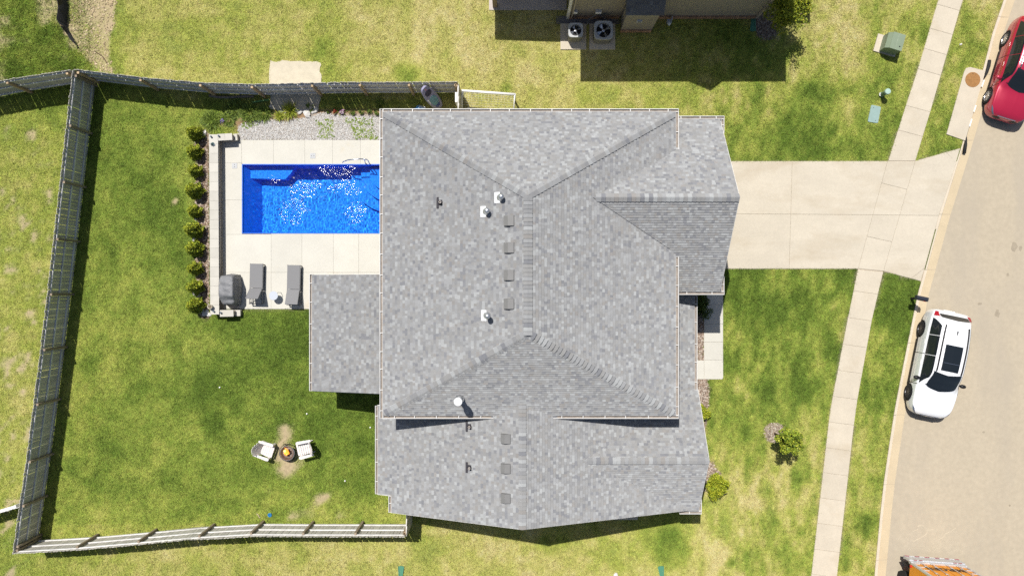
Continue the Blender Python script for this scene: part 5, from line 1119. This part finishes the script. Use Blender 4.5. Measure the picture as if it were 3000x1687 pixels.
# its roof (cut off by the frame) casts the long shadow on the lawn
k = MB(); ov = [N_(x, y, 0) for x, y in ((1.83, 12.02), (11.23, 12.02), (11.23, 22.4), (1.83, 22.4))]; rz_ = 8.6
k.add([p + Vector((0, 0, 5.94)) for p in ov] + [p + Vector((0, 0, 6.02)) for p in ov] + [N_(5.5, 17.2, rz_), N_(7.6, 17.2, rz_)], [(3, 2, 1, 0), (0, 1, 5, 4), (1, 2, 6, 5), (2, 3, 7, 6), (3, 0, 4, 7), (4, 5, 9, 8), (5, 6, 9), (6, 7, 8, 9), (7, 4, 8)])
ov = [N_(x, y, 0) for x, y in ((11.0, 14.68), (12.34, 14.68), (12.34, 22.4), (11.0, 22.4))]; k.add([p + Vector((0, 0, 5.9)) for p in ov] + [p + Vector((0, 0, 6.0)) for p in ov[:3]] + [N_(11.0, 22.4, 6.6)] + [], [(3, 2, 1, 0), (0, 1, 5, 4), (1, 2, 6, 5), (2, 3, 7, 6), (3, 0, 4, 7), (4, 5, 6, 7)])
gp = N_(7.56, 12.0, 0); k.add([gp + Vector((-.75, 0, 6.0)), gp + Vector((.75, 0, 6.0)), gp + Vector((0, 0, 6.95)), gp + Vector((-.75, 2.5, 6.4)), gp + Vector((.75, 2.5, 6.4)), gp + Vector((0, 2.8, 6.95))], [(0, 1, 2), (0, 2, 5, 3), (1, 4, 5, 2)])
ro2 = k.build('roof', M_deck, nh)
# fireplace bump-out roof with shingles
bz = lambda y: 2.58 + (11.62 - y) * -.9
bumpr = MB(); bumps = []
for j in range(7):
    y0_ = 11.60 + j * .112; x = 4.84
    while x < 6.48:
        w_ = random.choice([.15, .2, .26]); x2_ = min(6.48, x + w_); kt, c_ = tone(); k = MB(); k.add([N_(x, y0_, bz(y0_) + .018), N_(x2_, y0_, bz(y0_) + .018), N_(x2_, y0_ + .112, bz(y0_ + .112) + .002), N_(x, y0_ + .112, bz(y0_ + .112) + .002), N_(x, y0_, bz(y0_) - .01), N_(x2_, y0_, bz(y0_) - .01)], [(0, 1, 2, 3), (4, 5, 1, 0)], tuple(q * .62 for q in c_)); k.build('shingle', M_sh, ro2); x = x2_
k = MB(); k.add([N_(4.84, 11.6, 2.55), N_(6.48, 11.6, 2.55), N_(6.48, 12.4, 3.27), N_(4.84, 12.4, 3.27), N_(4.84, 12.4, 2.55), N_(6.48, 12.4, 2.55)], [(0, 1, 2, 3), (0, 4, 5, 1), (0, 3, 4), (1, 5, 2)]); k.build('bump_out_roof', M_deck, nh)
v = N_(*at(1873, 62, 1.45), 1.45); v.y = 11.72 - O.y; k = MB(); k.box(v, (.22, .08, .22)); vo = k.build('wall_vent', mat('vent_white', (.55, .55, .56), .5), nh); k = MB(); k.box(v + Vector((0, -.045, .02)), (.16, .01, .12)); k.build('louver', M_vent, vo)
# covered patio beside it
k = MB(); k.prism([tuple(N_(x, y, 0)[:2]) for x, y in ((-1.05, 12.71), (2.5, 12.71), (2.5, 17), (-1.05, 17))], -.1, .035); k.build('patio_slab', mat('pinkish_concrete', (.46, .41, .38), .85, var=.08, scale=2), nh)
k = MB(); k.prism([tuple(N_(x, y, 0)[:2]) for x, y in ((-1.37, 12.55), (2.55, 12.42), (2.55, 17), (-1.37, 17))], 2.68, 2.8); k.build('porch_roof', M_deck, nh)
k = MB(); k.box(N_(-.78, 12.92, 1.34), (.2, .2, 2.7)); k.build('porch_column', mat('column_brown', (.28, .21, .16), .7), nh)
adirondack("white chair on the neighbour's patio beside the column", (-.35, 13.55, .035), R(250), "chairs on the neighbour's patio"); adirondack("white chair on the neighbour's patio next to the wall", (1.95, 13.55, .035), R(280), "chairs on the neighbour's patio")
# boxes, conduits, gas meter on the wall
M_box = mat('box_grey', (.48, .47, .46), .5)
for px, py, lb, w_ in ((1684.5, 33, 'small grey electrical box above the left air conditioner', .22), (1753, 32, 'wider grey electrical box above the right air conditioner', .27)):
    x, y = at(px, py, .9); t = thing('electrical_box', lb, 'electrical box', (x, 12.32, .85), 0, 'electrical boxes on the neighbour wall'); k = MB(); k.box((0, 0, .1), (w_, .12, .24)); k.build('case', M_box, t); k = MB(); k.box((0, -.065, .1), (w_ - .03, .01, .2)); k.build('cover', M_white, t)
    for s in ((-.3, .35) if w_ > .25 else (.05,)): k = MB(); k.tube([(s * .2, 0, .0), (s * .3, -.05, -.2), (s * 1.2 if w_ > .25 else s, -.12, -.55), (s * 1.5 if w_ > .25 else s, -.35, -.65)], .018, 6); k.build('conduit', mat('conduit', (.2, .2, .21), .5), t)
t = thing('gas_meter', "small grey gas meter at the neighbour's wall", 'gas meter', (*at(1956, 78), 0)); k = MB(); k.box((0, .1, .34), (.2, .16, .22)); k.build('meter', mat('meter_grey', (.33, .36, .40), .5), t); k = MB(); k.tube([(.08, .1, 0), (.08, .1, .6), (.08, .25, .62)], .02, 8); k.build('pipe', M_galv, t); k = MB(); k.lathe([(.06, .0), (.06, .05), (0, .06)], (0, -.02, .34), 12); k.build('dial', M_white, t)
k = MB(); k.prism([at(*p) for p in ((1630, 48), (1815, 48), (1815, 72), (1630, 72))], -.05, .02); k.build('gravel_strip', mat('dark_gravel', (.16, .15, .15), .95, var=.5, scale=30), None, kind='structure', label="dark gravel strip behind the air conditioners")
for px, w_, lb, cx_ in ((1679.5, .66, 'smaller air conditioner on the left concrete pad', 1686.6), (1764, .84, 'larger air conditioner on the right concrete pad', 1768.4)):
    c = Vector((*at(px, 109), 0)); k = MB(); hw = .59; k.prism([(-hw, -hw), (hw, -hw), (hw, hw), (-hw, hw)], -.05, .07); k.build('equipment_pad', M_conc, None, loc=c, label=('left' if px < 1700 else 'right') + ' concrete pad under an air conditioner', cat='concrete pad', group='air conditioner pads')
    u = Vector((at(cx_, 89, .78)[0], at(cx_, 89, .78)[1], .07)); t = thing('air_conditioner', lb, 'air conditioner', u, 0, "neighbour's air conditioners"); hh = .70; e = w_ / 2
    def rs(e, n=40): return [(e * math.copysign(abs(math.cos(a_)) ** .42, math.cos(a_)), e * math.copysign(abs(math.sin(a_)) ** .42, math.sin(a_))) for a_ in np.linspace(0, 2 * math.pi, n + 1)[:-1]]
    k = MB(); P2 = rs(e); n = len(P2); V = [(x, y, 0) for x, y in P2] + [(x, y, hh) for x, y in P2]; k.add(V, [(i, (i + 1) % n, n + (i + 1) % n, n + i) for i in range(n)]); k.build('casing', mat('ac_tan', (.24, .23, .205), .5, metal=.1), t)
    for j in range(5): k = MB(); P3 = rs(e + .008); n = len(P3); z = .1 + j * .12; k.add([(x, y, z) for x, y in P3] + [(x, y, z + .06) for x, y in P3], [(i, (i + 1) % n, n + (i + 1) % n, n + i) for i in range(n)]); k.build('louver', mat('ac_louver', (.27, .26, .23), .5), t)
    k = MB(); ri = e * .78; V = [(x * 1.02, y * 1.02, hh) for x, y in P2] + [(x * .97, y * .97, hh + .035) for x, y in P2] + [(ri * math.cos(a_), ri * math.sin(a_), hh + .02) for a_ in np.linspace(0, 2 * math.pi, n + 1)[:-1]] + [(ri * math.cos(a_), ri * math.sin(a_), hh - .22) for a_ in np.linspace(0, 2 * math.pi, n + 1)[:-1]]
    k.add(V, [(j * n + i, j * n + (i + 1) % n, (j + 1) * n + (i + 1) % n, (j + 1) * n + i) for j in range(3) for i in range(n)]); k.build('top_panel', mat('ac_top', (.42, .43, .43), .45), t)
    k = MB(); k.lathe([(ri, hh - .2), (0, hh - .2)], n=24); k.build('well_floor', M_black, t)
    k = MB(); k.lathe([(.07, hh - .12), (.07, hh - .02), (0, hh)], n=14); fo = k.build('fan_hub', M_galv, t)
    for i in range(4): a_ = i * math.pi / 2 + .5; k = MB(); k.add([(.05 * math.cos(a_), .05 * math.sin(a_), hh - .06), (ri * .92 * math.cos(a_ - .28), ri * .92 * math.sin(a_ - .28), hh - .04), (ri * .92 * math.cos(a_ + .28), ri * .92 * math.sin(a_ + .28), hh - .12)], [(0, 1, 2)]); k.build('fan_blade', M_galv, fo)
    k = MB()
    for q in (.35, .65, .9): k.tube([(ri * q * math.cos(a_), ri * q * math.sin(a_), hh + .02) for a_ in np.linspace(0, 2 * math.pi, 25)], .004, 4, cap=False)
    k.build('fan_grille', M_black, t)

# ------------------------------------------------------------------ cars
def pchip(xk, yk, x):
    xk = np.asarray(xk, float); yk = np.asarray(yk, float); h = np.diff(xk); dl = np.diff(yk) / h; d = np.zeros(len(xk))
    for i in range(1, len(xk) - 1):
        if dl[i - 1] * dl[i] > 0: w1 = 2 * h[i] + h[i - 1]; w2 = h[i] + 2 * h[i - 1]; d[i] = (w1 + w2) / (w1 / dl[i - 1] + w2 / dl[i])
    d[0], d[-1] = dl[0], dl[-1]; i = np.clip(np.searchsorted(xk, x) - 1, 0, len(h) - 1); t = (x - xk[i]) / h[i]
    return (2 * t ** 3 - 3 * t ** 2 + 1) * yk[i] + (t ** 3 - 2 * t ** 2 + t) * h[i] * d[i] + (-2 * t ** 3 + 3 * t ** 2) * yk[i + 1] + (t ** 3 - t ** 2) * h[i] * d[i + 1]
def car(label, loc, rz, body_m, L=4.85, W=1.94, H_=1.70, wb=2.92, rim_m=None, sunroof=True, rails_m=M_black, fo=.93, trim_m=M_black, handle_m=M_white, group='cars parked along the kerb', rail_low=False):
    t = thing('parked_car', label, 'car', loc, rz, group); a = L / 4.85; hw = W / 2; hz = H_ / 1.70
    st = np.array([  # x, half width, bottom, shoulder z, top half width, top edge z, centre z
        (2.425, .26, .40, .56, .18, .58, .60), (2.415, .44, .36, .62, .31, .65, .67), (2.37, .62, .30, .70, .44, .74, .765), (2.27, .77, .25, .79, .54, .83, .86), (2.08, .88, .22, .87, .61, .91, .95), (1.75, .94, .21, .94, .66, .99, 1.04), (1.22, .965, .21, 1.0, .69, 1.08, 1.13),
        (.85, .967, .21, 1.02, .68, 1.29, 1.36), (.42, .97, .21, 1.03, .645, 1.555, 1.625), (.1, .97, .21, 1.035, .65, 1.605, 1.685), (-.6, .97, .21, 1.045, .655, 1.615, 1.70), (-1.4, .965, .22, 1.06, .635, 1.58, 1.665), (-1.92, .945, .24, 1.07, .60, 1.50, 1.595), (-2.14, .90, .27, 1.06, .66, 1.2, 1.27), (-2.27, .85, .30, 1.0, .64, 1.04, 1.07), (-2.36, .76, .34, .88, .56, .91, .93), (-2.41, .58, .40, .74, .42, .76, .78), (-2.425, .40, .44, .66, .28, .68, .69)])[::-1]
    xk = st[:, 0] * a; nx = 150; xs = .5 * (xk[0] + xk[-1]) + .5 * (xk[-1] - xk[0]) * np.sin(np.linspace(-1, 1, nx) * 1.42) / math.sin(1.42)
    q = {n_: pchip(xk, st[:, j], xs) for j, n_ in ((1, 'w'), (2, 'b'), (3, 's'), (4, 'tw'), (5, 'tz'), (6, 'c'))}
    kr = np.arange(10); rsn = np.linspace(0, 9, 64)
    def section(i):
        w_ = q['w'][i] * hw / .97; b_ = q['b'][i]; s_ = q['s'][i] * hz; tw = q['tw'][i] * hw / .97; tz = q['tz'][i] * hz; c_ = q['c'][i] * hz
        y = [.86 * w_, .965 * w_, .985 * w_, 1.0 * w_, .985 * w_, .945 * w_, (.945 * w_ * .5 + tw * .5) + .012, tw, .62 * tw, 0]
        z = [b_, b_ + .05, b_ + .22 * (s_ - b_) + .03, b_ + .6 * (s_ - b_), s_ - .07, s_, s_ * .5 + tz * .5, tz, tz + .72 * (c_ - tz), c_]
        return pchip(kr, y, rsn), pchip(kr, z, rsn)
    Y, Z = zip(*[section(i) for i in range(nx)]); Y = np.array(Y); Z = np.array(Z)
    nr = len(rsn); wr = .355 * (H_ / 1.7) ** .5; xf = L / 2 - fo; xr = xf - wb
    bins = {}
    def put(key, i, j, s): bins.setdefault(key, []).append((i, j, s))
    wx0, wx1 = .44 * a, 1.20 * a
    for i in range(nx - 1):
        xm = (xs[i] + xs[i + 1]) / 2
        for j in range(nr - 1):
            r = (rsn[j] + rsn[j + 1]) / 2; zm = Z[i, j]
            for s in (1, -1):
                key = 'body'
                if r < 4.6 and min((xm - xf) ** 2, (xm - xr) ** 2) + (zm - wr) ** 2 < (wr * 1.13) ** 2: continue
                put(key, i, j, s)
    def emit(name, cells, m, parent=t, off=0., smooth=True):
        idx = {}; V = []; Fs = []
        def vid(i, j, s):
            if (i, j, s) not in idx:
                idx[(i, j, s)] = len(V); V.append((xs[i], s * (Y[i, j] + (off if rsn[j] < 8 else 0)), Z[i, j] + (off if rsn[j] > 4 else 0)))
            return idx[(i, j, s)]
        for i, j, s in cells:
            f = [vid(i, j, s), vid(i + 1, j, s), vid(i + 1, j + 1, s), vid(i, j + 1, s)]; Fs.append(tuple(f if s < 0 else f[::-1]))
        k = MB(); k.add(V, Fs); return k.build(name, m, parent, smooth=smooth)
    bo = emit('body', bins.pop('body'), body_m)
    caps_ = MB()
    for i in (0, nx - 1): caps_.add([(xs[i], s * Y[i, j], Z[i, j]) for s in (1, -1) for j in range(0, nr, 3)] , [tuple(range(0, len(range(0, nr, 3)))) + tuple(range(2 * len(range(0, nr, 3)) - 1, len(range(0, nr, 3)) - 1, -1))])
    caps_.build('bumper_face', body_m, t)
    def surf(x, r):
        i = np.clip(np.searchsorted(xs, x) - 1, 0, nx - 2); j = np.clip(np.searchsorted(rsn, r) - 1, 0, nr - 2)
        u = (x - xs[i]) / (xs[i + 1] - xs[i]); v_ = (r - rsn[j]) / (rsn[j + 1] - rsn[j])
        f = lambda A: (A[i, j] * (1 - u) + A[i + 1, j] * u) * (1 - v_) + (A[i, j + 1] * (1 - u) + A[i + 1, j + 1] * u) * v_
        return np.array((x, f(Y), f(Z)))
    def sheet(name, lo, hi, r0, r1, m, sides=(1, -1), off=.007, nu=18, nv=10, parent=None):
        """a thin skin panel following the body between lo(r) and hi(r); both sides joined when it crosses the centre line"""
        k = MB()
        for s in sides:
            V = []
            for a_ in range(nu + 1):
                for b_ in range(nv + 1):
                    r = r0 + (r1 - r0) * b_ / nv; x = lo(r) + (hi(r) - lo(r)) * a_ / nu; x = min(max(x * a, xs[0] + .001), xs[-1] - .001)
                    p = surf(x, r); e1 = surf(min(x + .02, xs[-1]), r) - surf(max(x - .02, xs[0]), r); e2 = surf(x, min(r + .05, 9)) - surf(x, max(r - .05, 0)); n_ = np.cross(e1, e2); n_ = n_ / (np.linalg.norm(n_) + 1e-9)
                    if n_[2] < 0 and r > 6 or (r <= 6 and n_[1] < 0): n_ = -n_
                    if r > 8.99: n_ = np.array((n_[0], 0, n_[2]))
                    p = p + n_ * off; V.append((p[0], s * p[1], p[2]))
            w_ = nv + 1; Fs = [(i * w_ + j, (i + 1) * w_ + j, (i + 1) * w_ + j + 1, i * w_ + j + 1) for i in range(nu) for j in range(nv)]
            k.add(V, [f if s < 0 else f[::-1] for f in Fs])
        return k.build(name, m, parent or t, smooth=True)
    sheet('windshield', lambda r: .33 + .11 * (r - 7.15) / 1.85, lambda r: .98 + .24 * ((r - 7.15) / 1.85) ** .6, 7.15, 9, M_glass)
    sheet('rear_window', lambda r: -2.21, lambda r: -1.99 - .03 * (9 - r), 7.05, 9, M_glass)
    for s in (1, -1):
        A_ = lambda r: 1.03 - .36 * (r - 5.2) / 1.6; C_ = lambda r: -1.98 + .30 * max(0, (r - 5.2) / 1.6) ** 1.5
        sheet('side_window', lambda r: -.30, A_, 5.22, 6.86, M_glass, (s,)); sheet('side_window', lambda r: -1.20, lambda r: -.325, 5.22, 6.88, M_glass, (s,)); sheet('side_window', C_, lambda r: -1.225, 5.22, 6.86, M_glass, (s,))
        k = MB(); zz = .27; k.bar((xf - wr * 1.1, s * (hw - .035), zz), (xr + wr * 1.1, s * (hw - .035), zz), .05, .10); k.build('side_sill', trim_m, t)
    def patch(name, x0, x1, r0, r1, m, sides=(1, -1), off=.006, parent=None): return sheet(name, lambda r: x0, lambda r: x1, r0, r1, m, sides, off, 6, 8, parent)
    if sunroof: patch('sunroof', -.90, .26, 8.05, 9, M_glass); k = MB(); k.bar((-.1 * a, -.36, H_ - .005), (-.1 * a, .36, H_ - .005), .018, .016); k.build('sunroof_bar', M_steel, t)
    for s in (1, -1):
        sheet('headlight', lambda r: 1.98 + .16 * (r - 4.5), lambda r: 2.36, 4.5, 5.5, mat('headlight', (.10, .12, .17), .1, spec=.7), (s,)); patch('tail_light', -2.30, -2.08, 5.1, 6.9, mat('tail_light', (.32, .01, .02), .25), (s,))
        patch('door_line', -.345, -.315, 1.4, 5.2, M_black, (s,), .002); patch('door_line', 1.03, 1.06, 1.6, 4.8, M_black, (s,), .002)
        k = MB(); pts = [(x, s * (float(np.interp(x, xs, Y[:, np.searchsorted(rsn, 7.35)])) - .01), float(np.interp(x, xs, Z[:, np.searchsorted(rsn, 7.35)])) + .035) for x in np.linspace(-1.75 * a, .32 * a, 14)]; k.tube(pts, .032, 8); k.build('roof_rail', rails_m, t, smooth=True)
        mi = MB(); xm_ = .78 * a; mi.blob((xm_, s * (hw + .08), 1.06), (.09, .15, .09), 3, .02, 7, 12); mi.build('wing_mirror', M_black if rails_m is M_black else body_m, t, smooth=True)
        for xh in (.16, -.78): k = MB(); jj = np.searchsorted(rsn, 4.3); yh = float(np.interp(xh * a, xs, Y[:, jj])); k.bar((xh * a, s * (yh + .012), .93), (xh * a - .2, s * (yh + .012), .93), .022, .035); k.build('door_handle', handle_m, t)
        for xw in (xf, xr):
            k = MB(); yo = s * (hw - .125); prof = [(wr * .62, -.11), (wr * .93, -.115), (wr, -.085), (wr, .085), (wr * .93, .115), (wr * .62, .11)]
            k.lathe(prof, (xw, yo, wr), 36, axis='Y'); wo_ = k.build('wheel', M_rubber, t, smooth=True)
            k = MB(); yr = s * .085; k.lathe([(wr * .68, s * .10), (wr * .60, s * .09), (wr * .60, -s * .05), (0, -s * .05)], (xw, yo, wr), 30, axis='Y'); k.build('rim_barrel', M_black, wo_)
            k = MB(); ns = 10
            for q_ in range(ns):
                an = 2 * math.pi * q_ / ns + (.14 if q_ % 2 else -.14) * 0; k.bar((xw + .05 * math.cos(an), yo + yr, wr + .05 * math.sin(an)), (xw + wr * .64 * math.cos(an), yo + yr, wr + wr * .64 * math.sin(an)), .03, .035)
            k.lathe([(0, s * .105), (.06, s * .10), (.07, s * .08)], (xw, yo, wr), 14, axis='Y'); k.lathe([(wr * .69, s * .10), (wr * .63, s * .112), (wr * .60, s * .09)], (xw, yo, wr), 30, axis='Y'); k.build('rim', rim_m, wo_)
            k = MB(); k.tube([(xw + wr * 1.12 * math.cos(an), s * (hw - .012 - .05 * (an < .4 or an > 2.74)), wr + wr * 1.12 * math.sin(an)) for an in np.linspace(-.15, math.pi + .15, 22)], .022, 6); k.build('wheel_arch', trim_m, t, smooth=True)
            k = MB(); k.lathe([(wr * 1.12, -s * .02), (wr * 1.12, -s * .5), (0, -s * .5)], (xw, s * (hw - .06), wr), 24, axis='Y'); k.build('wheel_well', M_black, t)
    patch('grille', 2.385, 2.43, 3.2, 7.5, M_black, off=.004); k = MB(); k.bar((2.375 * a, -.42, .76), (2.375 * a, .42, .76), .03, .025); k.build('grille_bar', M_steel, t)
    for s in (.35, -.25): k = MB(); k.bar((1.16 * a, s, 1.13 * hz), (.98 * a, s - .45, 1.22 * hz), .02, .015); k.build('wiper', M_black, t)
    k = MB(); k.add([(-1.55 * a, -.02, H_ - .03), (-1.55 * a, .02, H_ - .03), (-1.3 * a, 0, H_ - .02), (-1.53 * a, 0, H_ + .07)], [(0, 1, 3), (0, 3, 2), (1, 2, 3)]); k.build('antenna_fin', M_black, t)
    k = MB(); k.box((-2.43 * a + .0, 0, .62), (.02, .5, .13)); k.build('number_plate', M_white, t)
    return t
M_wcar = mat('white_car_paint', (.80, .81, .83), .25, coat=1.0, spec=.5); M_rcar = mat('red_car_paint', (.42, .015, .05), .3, metal=.2, coat=1.0, spec=.5)
dirv = math.atan2(-.98, -.20)
car('white SUV with black sunroof parked at the kerb below the mailbox', (19.22, -3.42, ROADZ), dirv, M_wcar, rim_m=mat('rim_dark', (.10, .10, .105), .35, metal=.8))
car('red SUV parked at the kerb, cut by the right edge', (22.90, 9.80, ROADZ), math.atan2(-.955, -.295), M_rcar, L=4.68, W=1.89, H_=1.70, wb=2.70, rim_m=mat('rim_silver', (.62, .62, .63), .3, metal=.8), sunroof=False, rails_m=M_steel, handle_m=M_steel)

# ------------------------------------------------------------------ moving trailer cut by the bottom edge
c0 = Vector((17.70, -12.19, ROADZ)); c1 = Vector((20.18, -12.37, ROADZ)); d = c1 - c0; ang = math.atan2(d.y, d.x); Wt = 2.5
t = thing('moving_trailer', 'orange moving trailer, rear doors visible at the bottom right', 'trailer', c0, ang)     # local x along the rear face, -y into the trailer
M_or = mat('orange_paint', (.80, .30, .008), .4, var=.05, scale=2); M_alu = mat('trailer_alu', (.62, .63, .65), .4, metal=.5, var=.1, scale=6)
k = MB(); k.box((Wt / 2, -4.5, 2.62), (Wt, 8.9, 2.94)); k.build('cargo_box', M_or, t)
for sd_ in (0, 1):
    k = MB(); x0 = .12 + sd_ * 1.14; k.box((x0 + .555, -.03, 2.6), (1.10, .06, 2.7)); do = k.build('rear_door', M_or, t)
    for q_ in (.33, .78):
        k = MB(); k.tube([(x0 + q_, .035, 1.05), (x0 + q_, .035, 4.0)], .018, 8); k.build('lock_rod', M_galv, do)
        for z in (1.28, 1.62, 2.5, 3.6): k = MB(); k.box((x0 + q_, .03, z), (.09, .03, .09)); k.build('rod_bracket', M_alu, do)
    for z in (1.35, 1.75, 2.15, 2.9, 3.6): k = MB(); xh = x0 + (.08 if sd_ == 0 else 1.03); k.box((xh, .02, z), (.26, .03, .05)); k.build('hinge', M_alu, do)
for x in (.05, Wt - .05): k = MB(); k.box((x, -.02, 2.6), (.1, .1, 2.96)); k.build('door_frame', M_alu, t)
k = MB(); k.box((Wt / 2, 0, 1.13), (Wt, .12, .18)); k.build('door_sill', M_alu, t)
k = MB(); k.box((Wt / 2, .06, .82), (Wt, .10, .5)); k.build('rear_apron', M_alu, t)
for i in range(11): k = MB(); k.box((.12 + i * .226, .12, .60), (.2, .012, .06)); k.build('reflector_strip', mat('reflector_red', (.42, .02, .06), .4) if i % 2 == 0 else M_white, t)
k = MB(); k.box((Wt / 2, .05, .58), (Wt, .14, .10)); k.build('bumper', M_alu, t)
for x in (.25, .48, 2.02, 2.25): k = MB(); k.box((x, .115, 1.12), (.15, .012, .05)); k.build('tail_light', mat('tail_light', (.32, .01, .02), .25), t)
for y in (-1.1, -2.3):
    for x in (.17, Wt - .17): k = MB(); k.tube([(x - .13, y, .5), (x + .13, y, .5)], .5, 24); k.build('tyre', M_rubber, t)
for x in (.2, Wt - .2): k = MB(); k.box((x, -.25, .62), (.36, .02, .7)); k.build('mud_flap', M_rubber, t)
k = MB(); k.lathe([(.06, -.02), (.05, .03), (0, .04)], (-.02, -.12, 1.3), 10); k.build('side_marker', mat('marker_red', (.5, .03, .03), .3), t)
fc_ = bpy.data.curves.new('door_lettering', 'FONT'); fc_.body = 'BERGER'; fc_.size = .46; fc_.align_x = 'CENTER'; fc_.align_y = 'CENTER'; fc_.extrude = .004; fc_.offset = .012; fc_.materials.append(mat('lettering_black', (.035, .025, .02), .5))
fo_ = bpy.data.objects.new('lettering_source', fc_); COL.objects.link(fo_); bpy.context.view_layer.update()
lm = bpy.data.meshes.new_from_object(fo_.evaluated_get(bpy.context.evaluated_depsgraph_get())); lm.name = 'door_lettering'; bpy.data.objects.remove(fo_)
lo_ = link('door_lettering', lm, t, (Wt / 2, .006, 1.80)); lo_.rotation_euler = (R(90), 0, R(180)); lo_.scale = (1.12, 1, 1)
